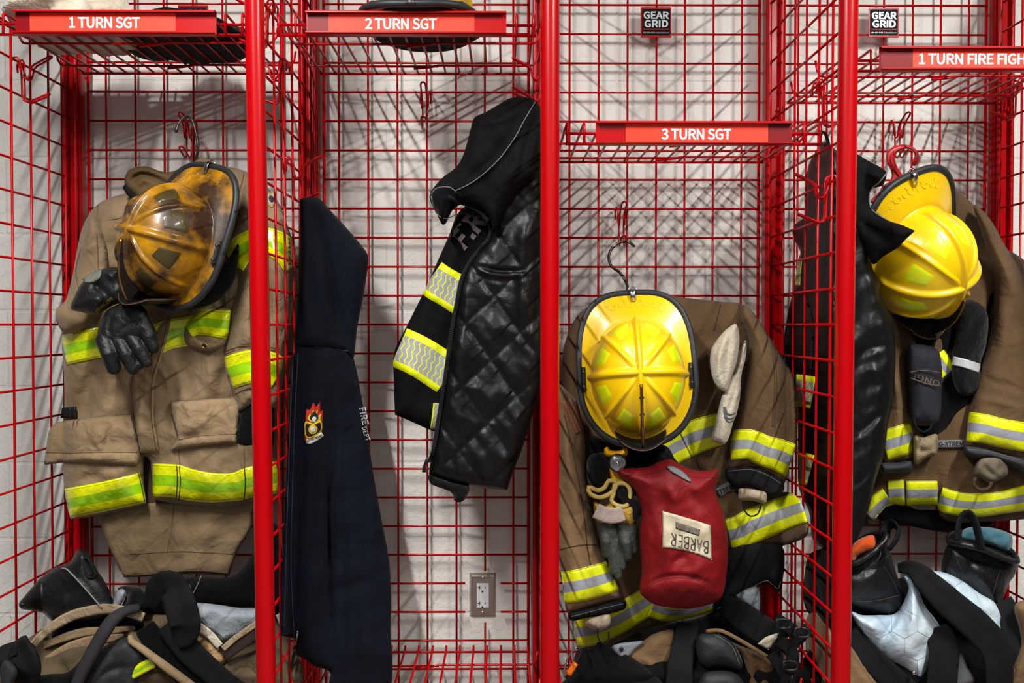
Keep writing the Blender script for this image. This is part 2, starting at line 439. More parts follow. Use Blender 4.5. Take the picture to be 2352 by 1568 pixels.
def hook(px, py, X=None, face='front', label='', Y=None, tilt=0.0):
    """X given: on a partition at that x, facing +1/-1; else on a back panel"""
    global _h0
    if face == 'front':
        P = at(px, py, YG - 0.008); rot = math.pi
    else:
        Yp = F * X / (px - VX); P = Vector((X, Yp, HC + (VY - py) * Yp / F)); rot = -math.pi / 2 if face > 0 else math.pi / 2
    if _h0 is None:
        o = _hm.build('wire_hook', RED, None, origin=(0, 0, 0)); _h0 = o
    else: o = _h0.copy(); COL.objects.link(o)
    o.location = P; o.rotation_euler = (0, tilt, rot)
    tag(o, label, 'hook', 'red double-prong wire hooks')
hook(54, 148, XP[0], 1, 'red double wire hook on the far left partition, hanging bare')
hook(437, 284, label='red double wire hook holding the wire hanger of the tan coat')
hook(977, 217, label='bare red double wire hook on the mesh behind the 2 TURN SGT bay', )
hook(1426, 483, label='red double wire hook holding the wire hanger of the brown coat')
hook(2058, 284, label='red double wire hook holding the red plastic hanger')
hook(628, 18, XP[1], -1, 'red double wire hook high on the partition, beside the 2 TURN SGT sign')
hook(655, 148, XP[1], -1, 'bare red double wire hook on the partition just right of the left front post')
hook(667, 372, XP[1], 1, 'red double wire hook holding the navy hoodie')
hook(1250, 148, XP[2], -1, 'red double wire hook above the black quilted jacket')
hook(1252, 215, XP[2], -1, 'red double wire hook holding the black quilted jacket')
hook(1880, 195, XP[3], 1, 'red double wire hook holding the black jacket')
hook(1906, 412, XP[3], -1, 'bare red double wire hook in front of the right black jacket')
hook(2338, 190, XP[4], -1, 'red double wire hook on the partition at the right edge')

# outlet -------------------------------------------------------------------
t = None
STEEL = mat('brushed_steel_plate', srgb(176, 168, 160), rough=0.32, metal=0.9, bump=0.08, bscale=200)
PW = mat('white_outlet_plastic', srgb(224, 226, 230), rough=0.35)
A = at(1078, 1317, YW - 0.01); B = at(1140, 1417, YW - 0.01)
t = thing('power_outlet', 'steel plate power outlet with a white double socket on the block wall', 'power outlet', ((A.x + B.x) / 2, YW, B.z))
mb = MB(); x0, x1, z1, z0 = A.x, B.x, A.z, B.z; c = 0.006; yb = YW; yf = YW - 0.010
V = [(x0, yb, z0), (x1, yb, z0), (x1, yb, z1), (x0, yb, z1), (x0 + c, yf, z0 + c), (x1 - c, yf, z0 + c), (x1 - c, yf, z1 - c), (x0 + c, yf, z1 - c)]
mb.add(V, [[4, 5, 6, 7], [0, 1, 5, 4], [1, 2, 6, 5], [2, 3, 7, 6], [3, 0, 4, 7]]); mb.build('wall_plate', STEEL, t, smooth=False, bevel=0.0012)
xc = (x0 + x1) / 2; zc = (z0 + z1) / 2
mb = MB(); mb.box((xc - 0.0165, yf - 0.0025, zc - 0.033), (xc + 0.0165, yf, zc + 0.033)); soc = mb.build('socket_face', PW, t, smooth=False, bevel=0.001)
mb = MB(); ys_ = yf - 0.0031
for dz in (0.022, -0.020):
    mb.box((xc - 0.0095, ys_, zc + dz - 0.004), (xc - 0.0073, ys_ + 0.001, zc + dz + 0.004)); mb.box((xc - 0.0140, ys_, zc + dz - 0.001), (xc - 0.009, ys_ + 0.001, zc + dz + 0.001))
    mb.box((xc + 0.005, ys_, zc + dz - 0.0032), (xc + 0.0068, ys_ + 0.001, zc + dz + 0.0032))
    mb.tube([(xc - 0.001, ys_, zc + dz - 0.0105), (xc - 0.001, ys_ + 0.001, zc + dz - 0.0105)], 0.0026, n=12)
mb.build('slots', mat('socket_black', srgb(12, 12, 14), rough=0.6), soc, smooth=False)
mb = MB()
mb.box((xc - 0.014, ys_ + 0.0003, zc - 0.0055), (xc - 0.001, ys_ + 0.001, zc + 0.0065)); mb.box((xc + 0.001, ys_ + 0.0003, zc - 0.0055), (xc + 0.014, ys_ + 0.001, zc + 0.0065))
mb.build('test_buttons', PW, soc, smooth=False, bevel=0.0004)
for dz in (0.048, -0.048):
    mb = MB(); mb.tube([(xc, yf + 0.001, zc + dz * 0.97), (xc, yf - 0.0012, zc + dz * 0.97), (xc, yf - 0.002, zc + dz * 0.97)], [0.0042, 0.0042, 0.003], n=14)
    mb.build('screw', mat('screw_steel', srgb(210, 208, 204), rough=0.25, metal=1.0), t, sharp=40)
# ================================================================== cloth engine
class Perlin:
    def __init__(s, seed):
        r = np.random.RandomState(seed); a = r.rand(64, 64) * 2 * np.pi
        s.gx, s.gy = np.cos(a), np.sin(a)
    def __call__(s, x, y):
        xi = np.floor(x).astype(int); yi = np.floor(y).astype(int); fx = x - xi; fy = y - yi
        u = fx * fx * fx * (fx * (fx * 6 - 15) + 10); v = fy * fy * fy * (fy * (fy * 6 - 15) + 10)
        def g(ix, iy, dx, dy): return s.gx[ix % 64, iy % 64] * dx + s.gy[ix % 64, iy % 64] * dy
        a = g(xi, yi, fx, fy); b = g(xi + 1, yi, fx - 1, fy); c = g(xi, yi + 1, fx, fy - 1); d = g(xi + 1, yi + 1, fx - 1, fy - 1)
        return (a * (1 - u) + b * u) * (1 - v) + (c * (1 - u) + d * u) * v

def smooth_line(pts, step=6.0, closed=False):
    """Catmull-Rom through the points, a third value 1 marks a sharp corner"""
    P = [(float(p[0]), float(p[1])) for p in pts]; C = [len(p) > 2 and p[2] for p in pts]; n = len(P); out = []
    R = range(n if closed else n - 1)
    for i in R:
        p1, p2 = P[i], P[(i + 1) % n]
        p0 = P[(i - 1) % n] if (closed or i > 0) else p1
        p3 = P[(i + 2) % n] if (closed or i + 2 < n) else p2
        if C[i]: p0 = p1
        if C[(i + 1) % n]: p3 = p2
        L = math.hypot(p2[0] - p1[0], p2[1] - p1[1]); k = max(1, int(round(L / step)))
        for j in range(k):
            t = j / k; t2 = t * t; t3 = t2 * t
            out.append(tuple(0.5 * (2 * p1[a] + (p2[a] - p0[a]) * t + (2 * p0[a] - 5 * p1[a] + 4 * p2[a] - p3[a]) * t2 + (3 * p1[a] - p0[a] - 3 * p2[a] + p3[a]) * t3) for a in (0, 1)))
    if not closed: out.append(P[-1])
    return np.array(out)

def seg_dist(x, y, A, closed):
    """distance to the polyline, running parameter 0..1, side"""
    B = np.roll(A, -1, 0) if closed else A[1:]; A0 = A if closed else A[:-1]
    d = B - A0; L2 = (d ** 2).sum(1) + 1e-9; cum = np.concatenate([[0], np.cumsum(np.sqrt(L2))]); best = np.full(x.shape, 1e9); tt = np.zeros(x.shape); sd = np.ones(x.shape)
    for i in range(len(A0)):
        t = np.clip(((x - A0[i, 0]) * d[i, 0] + (y - A0[i, 1]) * d[i, 1]) / L2[i], 0, 1)
        ex = x - A0[i, 0] - t * d[i, 0]; ey = y - A0[i, 1] - t * d[i, 1]; q = ex * ex + ey * ey
        m = q < best; best = np.where(m, q, best)
        tt = np.where(m, (cum[i] + t * math.sqrt(L2[i])) / cum[-1], tt); sd = np.where(m, np.sign(d[i, 0] * ey - d[i, 1] * ex), sd)
    return np.sqrt(best), tt, sd
def inside(x, y, A):
    c = np.zeros(x.shape, bool); n = len(A)
    for i in range(n):
        x0, y0 = A[i]; x1, y1 = A[(i + 1) % n]
        if y0 == y1: continue
        m = ((y0 > y) != (y1 > y)) & (x < (x1 - x0) * (y - y0) / (y1 - y0) + x0); c ^= m
    return c

class Sheet:
    """a soft body with a front and a back: outline, base depth, bulge, folds and drape"""
    def __init__(s, outline, Y, thick=0.02, R=40.0, back=None, folds=(), drape=(), step=5.0, power=0.5, extra=None, edge=0.35, cornered=False):
        pts = [(p[0], p[1], 1) for p in outline] if cornered else outline
        s.A = smooth_line(pts, step, True); s.Y0 = Y; s.th = thick; s.R = float(R); s.bk = thick if back is None else back
        s.folds = [(smooth_line(f[0], 12.0), f[1], f[2]) for f in folds]; s.drape = [(d, Perlin(d[4])) for d in drape]
        s.step = step; s.pw = power; s.extra = extra; s.edge = edge
    def base(s, x, y):
        if isinstance(s.Y0, tuple): return s.Y0[0].surf(x, y) - s.Y0[1]
        if isinstance(s.Y0, Sheet): return s.Y0.surf(x, y)
        if callable(s.Y0): return s.Y0(x, y)
        return np.full(np.shape(x), float(s.Y0))
    def dist(s, x, y):
        d = seg_dist(x, y, s.A, True)[0]; return np.where(inside(x, y, s.A), d, 0.0)
    def prof(s, d):
        t = np.clip(d / s.R, 0, 1); return np.power(np.clip(1 - (1 - t) ** 2, 0, 1), s.pw)
    def detail(s, x, y, d):
        h = np.zeros(np.shape(x))
        for A, w, a in s.folds:
            q, t, sd = seg_dist(x, y, A, False)
            if isinstance(w, tuple): ww = np.where(sd > 0, w[0], w[1])
            else: ww = w
            h = h + a * np.exp(-(q / ww) ** 2) * np.power(np.clip(np.sin(np.pi * np.clip(t, 0.02, 0.98)), 0, 1), 0.6)
        for (ang, wa, la, am, seed, *rg), P in s.drape:
            c, sn = math.cos(math.radians(ang)), math.sin(math.radians(ang))
            u = (x * c + y * sn); v = (-x * sn + y * c)      # v runs along the fold, u across
            n = P(u / wa + 7.3, v / la + 3.1)
            if rg and rg[0]: n = 0.35 - np.abs(n) * 1.6
            h = h + am * 1.6 * n
        if s.extra is not None: h = h + s.extra(x, y)
        return h * (s.edge + (1 - s.edge) * np.clip(d / (s.R * 0.8), 0, 1))
    def surf(s, x, y):
        x = np.asarray(x, float); y = np.asarray(y, float); d = s.dist(x, y)
        return s.base(x, y) - s.th * s.prof(d) - s.detail(x, y, d)
    def P(s, px, py, off=0.0):
        x = np.array([float(px)]); y = np.array([float(py)]); return Vector(atn(x, y, s.surf(x, y) - off)[0])
    def build(s, name, m, parent=None, label=None, single=False, mb=None):
        st = s.step; A = s.A; x0, y0 = A.min(0); x1, y1 = A.max(0)
        gx, gy = np.meshgrid(np.arange(x0 + st / 2, x1, st), np.arange(y0 + st / 2, y1, st))
        gx = gx + (np.arange(gy.shape[0]) % 2)[:, None] * st * 0.5
        gx = gx.ravel(); gy = gy.ravel(); ok = inside(gx, gy, A); gx, gy = gx[ok], gy[ok]
        d = seg_dist(gx, gy, A, True)[0]; ok = d > st * 0.55; gx, gy = gx[ok], gy[ok]
        nb = len(A)
        V2 = [Vector((float(a), float(b))) for a, b in A] + [Vector((float(a), float(b))) for a, b in zip(gx, gy)]
        r = delaunay_2d_cdt(V2, [(i, (i + 1) % nb) for i in range(nb)], [], 1, 1e-5)
        VX_ = np.array([v[:] for v in r[0]]); fc = [list(f) for f in r[2]]; orig = r[3]
        isb = np.array([any(k < nb for k in o) if len(o) else False for o in orig])
        x, y = VX_[:, 0], VX_[:, 1]; d = np.where(isb, 0, seg_dist(x, y, A, True)[0])
        bs = s.base(x, y); pr = s.prof(d); det = s.detail(x, y, d)
        yf = bs - s.th * pr - det; yb = bs + s.bk * pr - np.where(isb, det, det * 0.0)
        yb = np.maximum(yb, yf + 0.0012 * (~isb))
        own = mb is None
        if own: mb = MB()
        sc = float(bs.mean()) / F; UV = np.stack([x * sc, -y * sc], 1)
        Pf = atn(x, y, yf); n = len(x)
        # orientation: front faces look toward -Y
        def orient(f):
            a, b, c = VX_[f[0]], VX_[f[1]], VX_[f[2]]; ar = (b[0] - a[0]) * (c[1] - a[1]) - (b[1] - a[1]) * (c[0] - a[0])
            return f if ar < 0 else f[::-1]
        ff = [orient(f) for f in fc]
        if single: mb.add(Pf, ff, 0, UV)
        else:
            Pb = atn(x, y, yb); idx = np.arange(n) + n; idx[isb] = np.arange(n)[isb]
            keep = np.where(~isb)[0]; remap = np.arange(2 * n); remap[n + keep] = n + np.arange(len(keep))
            back = [[int(remap[idx[k]]) for k in f][::-1] for f in ff]
            mb.add(np.concatenate([Pf, Pb[keep]]), ff + back, 0, np.concatenate([UV, UV[keep]]))
        if not own: return mb
        o = mb.build(name, m, parent)
        if label: o['label'] = label
        return o

def strip(host, pts, w, name, m, parent, off=0.0035, rows=9, step=5.0, v0=0.0, v1=1.0, u0=0.0, label=None, mb=None):
    """a band of trim following the host's surface; w in px, one value, two ends or one per point"""
    C = smooth_line(pts, step); n = len(C)
    if not hasattr(w, '__len__'): w = [w, w]
    W = np.interp(np.linspace(0, 1, n), np.linspace(0, 1, len(w)), w)
    T = np.gradient(C, axis=0); T /= np.linalg.norm(T, axis=1)[:, None] + 1e-9; Nn = np.stack([-T[:, 1], T[:, 0]], 1)
    s_ = np.concatenate([[0], np.cumsum(np.linalg.norm(np.diff(C, axis=0), axis=1))])
    tv = np.concatenate([[-0.5], np.linspace(-0.5, 0.5, rows), [0.5]]); ov = np.array([-0.003] + [off * 0.75] + [off] * (rows - 2) + [off * 0.75] + [-0.003])
    X = C[:, None, 0] + Nn[:, None, 0] * W[:, None] * tv[None]; Y = C[:, None, 1] + Nn[:, None, 1] * W[:, None] * tv[None]
    O = np.repeat(ov[None], n, 0); O[0] = -0.003; O[-1] = -0.003
    X = np.concatenate([X[:1], X, X[-1:]]); Y = np.concatenate([Y[:1], Y, Y[-1:]]); O = np.concatenate([O[:1], np.repeat(ov[None], n, 0), O[-1:]])
    s2 = np.concatenate([s_[:1], s_, s_[-1:]])
    if isinstance(host, Sheet):      # keep the band on the cloth: pull stray points back to its outline
        fx, fy = X.ravel().copy(), Y.ravel().copy(); out = ~inside(fx, fy, host.A)
        if out.any():
            A_ = host.A; B_ = np.roll(A_, -1, 0); d_ = B_ - A_; L2_ = (d_ ** 2).sum(1) + 1e-9; ox, oy = fx[out], fy[out]
            t_ = np.clip(((ox[:, None] - A_[None, :, 0]) * d_[None, :, 0] + (oy[:, None] - A_[None, :, 1]) * d_[None, :, 1]) / L2_[None], 0, 1)
            qx = A_[None, :, 0] + t_ * d_[None, :, 0]; qy = A_[None, :, 1] + t_ * d_[None, :, 1]
            k_ = ((qx - ox[:, None]) ** 2 + (qy - oy[:, None]) ** 2).argmin(1); ii = np.arange(len(ox))
            fx[out] = qx[ii, k_]; fy[out] = qy[ii, k_]; X = fx.reshape(X.shape); Y = fy.reshape(Y.shape)
    D = host.surf(X, Y) if isinstance(host, Sheet) else np.full(X.shape, float(host)) if not callable(host) else host(X, Y)
    D = D - O; P = atn(X, Y, D)
    own = mb is None
    if own: mb = MB()
    sc = float(D.mean()) / F
    UV = [[(u0 + s2[i] * sc, v0 + (v1 - v0) * (tv[j] + 0.5)) for j in range(len(tv))] for i in range(len(s2))]
    # make faces look at the aisle
    fl = True
    mb.grid([[tuple(P[i, j]) for j in range(P.shape[1])] for i in range(P.shape[0])], 0, UV, flip=fl)
    if not own: return mb
    o = mb.build(name, m, parent)
    if label: o['label'] = label
    return o

def seams(host, lines, parent, m, name='seam_stitching', r=0.0011, off=0.0006):
    mb = MB()
    for ln in lines:
        C = smooth_line(ln, 7.0); D = host.surf(C[:, 0], C[:, 1]) - off; P = atn(C[:, 0], C[:, 1], D)
        mb.tube([Vector(p) for p in P], r, n=5)
    return mb.build(name, m, parent)

def px_tube(pts, r, mb, n=10, flat=None, closed=False, step=8.0):
    """pts: (px, py, Y); smoothed; r in metres (scalar or per input point)"""
    A = smooth_line([(p[0], p[1]) for p in pts], step, closed); k = len(pts)
    L = [0.0]
    for i in range(1, k): L.append(L[-1] + math.hypot(pts[i][0] - pts[i - 1][0], pts[i][1] - pts[i - 1][1]) + 1e-6)
    s_ = np.concatenate([[0], np.cumsum(np.linalg.norm(np.diff(A, axis=0), axis=1))]); s_ = s_ / s_[-1] * L[-1]
    Ys = np.interp(s_, L, [p[2] for p in pts]); rr = r if not hasattr(r, '__len__') else list(np.interp(s_, L, r))
    P = atn(A[:, 0], A[:, 1], Ys)
    mb.tube([Vector(p) for p in P], rr, n=n, flat=flat, closed=closed); return mb

def decal_text(host, txt, x0, y0, x1, y1, h, m, parent, name='lettering', bold=0.02, off=0.0012, shear=0.0, flip=False, mirror=False):
    """letters laid on a surface, running from pixel (x0,y0) to (x1,y1), h px tall"""
    V, Fc, sz = text_mesh(txt, 1.0, bold=bold, shear=shear); Lx = math.hypot(x1 - x0, y1 - y0)
    ux, uy = (x1 - x0) / Lx, (y1 - y0) / Lx; vx, vy = (uy, -ux)
    if flip: vx, vy = -vx, -vy
    a = V[:, 0] / sz[0] * Lx; b = V[:, 1] * h
    X = (x0 + x1) / 2 + ux * a + vx * b; Y = (y0 + y1) / 2 + uy * a + vy * b
    D = (host.surf(X, Y) if isinstance(host, Sheet) else np.full(X.shape, float(host))) - off
    mb = MB(); mb.add(atn(X, Y, D), Fc); return mb.build(name, m, parent, smooth=False)

def capsule(mb, pts, rads, n=14):
    """rounded limb through 3D points"""
    P = [Vector(p) for p in pts]; R = list(rads)
    a = (P[0] - P[1]).normalized(); b = (P[-1] - P[-2]).normalized(); Q = []; RR = []
    for k in (90, 60, 35, 12): Q.append(P[0] + a * R[0] * math.sin(math.radians(k)) * 0.9); RR.append(max(0.0004, R[0] * math.cos(math.radians(k))))
    for i in range(len(P)): Q.append(P[i]); RR.append(R[i])
    for k in (12, 35, 60, 90): Q.append(P[-1] + b * R[-1] * math.sin(math.radians(k)) * 0.9); RR.append(max(0.0004, R[-1] * math.cos(math.radians(k))))
    mb.tube(Q, RR, n=n)
def fuse(o, voxel=0.003, smooth=4):
    r = o.modifiers.new('remesh', 'REMESH'); r.mode = 'VOXEL'; r.voxel_size = voxel; r.use_smooth_shade = True
    s_ = o.modifiers.new('smooth', 'SMOOTH'); s_.factor = 0.5; s_.iterations = smooth

# ------------------------------------------------------------------ cloth materials
TAN = mat('tan_turnout_cloth', srgb(138, 117, 90), rough=0.9, sheen=0.1, col2=srgb(102, 84, 60), nscale=4.5, nlo=0.42, nhi=0.72, bump=0.25, bscale=500, wr=0.55, wrs=16, spec=0.2)
TANL = mat('tan_pocket_cloth', srgb(148, 126, 96), rough=0.9, sheen=0.1, col2=srgb(112, 92, 66), nscale=6, nlo=0.42, nhi=0.75, bump=0.25, bscale=500, wr=0.5, wrs=22, spec=0.2)
BROWN = mat('brown_turnout_cloth', srgb(98, 76, 52), rough=0.9, sheen=0.06, col2=srgb(72, 54, 36), nscale=5, nlo=0.4, nhi=0.72, bump=0.22, bscale=480, wr=0.5, wrs=15, spec=0.2)
BROWNL = mat('light_brown_sleeve_cloth', srgb(128, 101, 72), rough=0.9, sheen=0.08, col2=srgb(98, 76, 52), nscale=5, nlo=0.4, nhi=0.72, bump=0.22, bscale=480, wr=0.4, wrs=15, spec=0.2)
SEAMT = mat('tan_thread', srgb(96, 74, 50), rough=0.9)
SEAMB = mat('brown_thread', srgb(62, 44, 28), rough=0.9)
BLK = mat('black_cloth', srgb(9, 9, 10), rough=0.9, sheen=0.03, bump=0.3, bscale=500, wr=0.5, wrs=18, spec=0.12)
BLKW = mat('black_webbing', srgb(13, 14, 16), rough=0.8, bump=0.3, bscale=700, spec=0.18, col2=srgb(22, 23, 26), nscale=20)
LEATH = mat('black_leather', srgb(10, 11, 13), rough=0.45, col2=srgb(22, 23, 26), nscale=14, bump=0.25, bscale=160, wr=0.35, wrs=16, spec=0.4)
GREYST = mat('grey_thread', srgb(120, 118, 116), rough=0.8)
CREAM = mat('cream_cotton', srgb(206, 198, 180), rough=0.95, sheen=0.3, col2=srgb(180, 168, 146), nscale=9, bump=0.5, bscale=300, wr=0.4, wrs=30, spec=0.2)
CREAMD = mat('worn_cream_canvas', srgb(176, 160, 134), rough=0.9, col2=srgb(128, 108, 84), nscale=14, bump=0.35, bscale=300, wr=0.4, wrs=30, spec=0.2)
GREYLIN = mat('grey_quilt_lining', srgb(150, 158, 166), rough=0.6, col2=srgb(118, 126, 136), nscale=9, bump=0.2, bscale=200, wr=0.6, wrs=20)
METAL = mat('bright_metal', srgb(200, 200, 202), rough=0.22, metal=1.0)
DARKMET = mat('dull_wire', srgb(92, 88, 80), rough=0.38, metal=0.9)
BRASS = mat('brass', srgb(190, 150, 90), rough=0.3, metal=1.0, col2=srgb(120, 92, 60), nscale=40)

def band_mat(name, stops, hatch=None, zig=None, stitch=None, rough=0.35, dirt=0.25, coat=0.0, metalband=None):
    """trim: colours by height across the band (UV v); hatch / zigzag patterns, stitch lines and soil"""
    m = bpy.data.materials.new(name); m.use_nodes = True; nt = m.node_tree; L = nt.links; b = nt.nodes['Principled BSDF']
    b.inputs['Roughness'].default_value = rough; b.inputs['Coat Weight'].default_value = coat; b.inputs['Coat Roughness'].default_value = 0.15
    uv = N(nt, 'ShaderNodeUVMap'); sp = N(nt, 'ShaderNodeSeparateXYZ'); L.new(uv.outputs[0], sp.inputs[0])
    cr = N(nt, 'ShaderNodeValToRGB'); cr.color_ramp.interpolation = 'CONSTANT'; L.new(sp.outputs['Y'], cr.inputs[0])
    el = cr.color_ramp.elements
    for i, (p, c) in enumerate(stops):
        if i < 2: e = el[i]; e.position = p
        else: e = el.new(p)
        e.color = c
    col = cr.outputs[0]
    def mth(op, a, bb=None):
        n = N(nt, 'ShaderNodeMath', operation=op)
        for k, v in ((0, a), (1, bb)):
            if v is None: continue
            if isinstance(v, (int, float)): n.inputs[k].default_value = v
            else: L.new(v, n.inputs[k])
        return n.outputs[0]
    def blend(fac, c2):
        nonlocal col
        mx = N(nt, 'ShaderNodeMix', data_type='RGBA'); L.new(fac, mx.inputs['Factor']); L.new(col, mx.inputs['A']); mx.inputs['B'].default_value = c2; col = mx.outputs['Result']
    U, V = sp.outputs['X'], sp.outputs['Y']
    if hatch:
        # short bars leaning left and right in turn, on the two outer bands
        scale, colr = hatch
        a = mth('MULTIPLY', U, scale); bq = mth('MULTIPLY', V, 12.0)
        p1 = mth('FRACT', mth('ADD', a, bq)); p2 = mth('FRACT', mth('SUBTRACT', a, bq))
        cell = mth('GREATER_THAN', mth('FRACT', mth('MULTIPLY', mth('ADD', a, mth('FLOOR', bq)), 0.5)), 0.5)
        l1 = mth('LESS_THAN', p1, 0.17); l2 = mth('LESS_THAN', p2, 0.17)
        mixv = mth('ADD', mth('MULTIPLY', l1, cell), mth('MULTIPLY', l2, mth('SUBTRACT', 1.0, cell)))
        outer = mth('GREATER_THAN', mth('ABSOLUTE', mth('SUBTRACT', V, 0.5)), 0.17)
        blend(mth('MULTIPLY', mth('MULTIPLY', mixv, outer), 0.75), colr)
    if zig:
        scale, colr, lo, hi = zig
        tri = mth('ABSOLUTE', mth('SUBTRACT', mth('FRACT', mth('MULTIPLY', V, 4.0)), 0.5))
        q = mth('FRACT', mth('ADD', mth('MULTIPLY', U, scale), mth('ADD', mth('MULTIPLY', tri, 0.9), mth('MULTIPLY', V, -1.6))))
        line = mth('LESS_THAN', q, 0.2)
        blend(mth('MULTIPLY', line, mth('MULTIPLY', mth('GREATER_THAN', V, lo), mth('LESS_THAN', V, hi))), colr)
    if stitch:
        for sv, cc in stitch:
            blend(mth('MULTIPLY', mth('LESS_THAN', mth('ABSOLUTE', mth('SUBTRACT', V, sv)), 0.010), 0.75), cc)
    g = N(nt, 'ShaderNodeTexCoord'); n = N(nt, 'ShaderNodeTexNoise', Scale=16.0, Detail=6.0, Roughness=0.7); L.new(g.outputs['Object'], n.inputs['Vector'])
    r = N(nt, 'ShaderNodeMapRange'); r.inputs['From Min'].default_value = 0.54; r.inputs['From Max'].default_value = 0.78; r.inputs['To Max'].default_value = dirt * 2; L.new(n.outputs['Fac'], r.inputs['Value'])
    mx = N(nt, 'ShaderNodeMix', data_type='RGBA', blend_type='MULTIPLY'); L.new(r.outputs[0], mx.inputs['Factor']); L.new(col, mx.inputs['A']); mx.inputs['B'].default_value = srgb(120, 100, 70)
    L.new(mx.outputs['Result'], b.inputs['Base Color'])
    n2 = N(nt, 'ShaderNodeTexNoise', Scale=55.0, Detail=3.0, Distortion=0.4); L.new(g.outputs['Object'], n2.inputs['Vector'])
    bp = N(nt, 'ShaderNodeBump'); bp.inputs['Strength'].default_value = 0.35; bp.inputs['Distance'].default_value = 0.006; L.new(n2.outputs['Fac'], bp.inputs['Height']); L.new(bp.outputs[0], b.inputs['Normal'])
    return m
YEL = srgb(232, 240, 10); LIME = srgb(150, 205, 10); SLV = srgb(156, 160, 170); DK = srgb(70, 60, 20)
TRIM_LIME = band_mat('lime_diamond_trim', [(0, YEL), (0.335, LIME), (0.665, YEL)], hatch=(112.0, srgb(176, 190, 4)), stitch=[(0.07, srgb(110, 110, 10)), (0.93, srgb(110, 110, 10))], rough=0.25, coat=0.5, dirt=0.3)
TRIM3 = band_mat('yellow_silver_trim', [(0, YEL), (0.34, SLV), (0.66, YEL)], stitch=[(0.03, DK), (0.97, DK)], rough=0.5, dirt=0.16)
TRIMHV = band_mat('yellow_edged_silver_trim', [(0, YEL), (0.17, srgb(160, 160, 162)), (0.83, YEL)], zig=(75.0, srgb(220, 232, 40), 0.17, 0.83), rough=0.5, dirt=0.05)
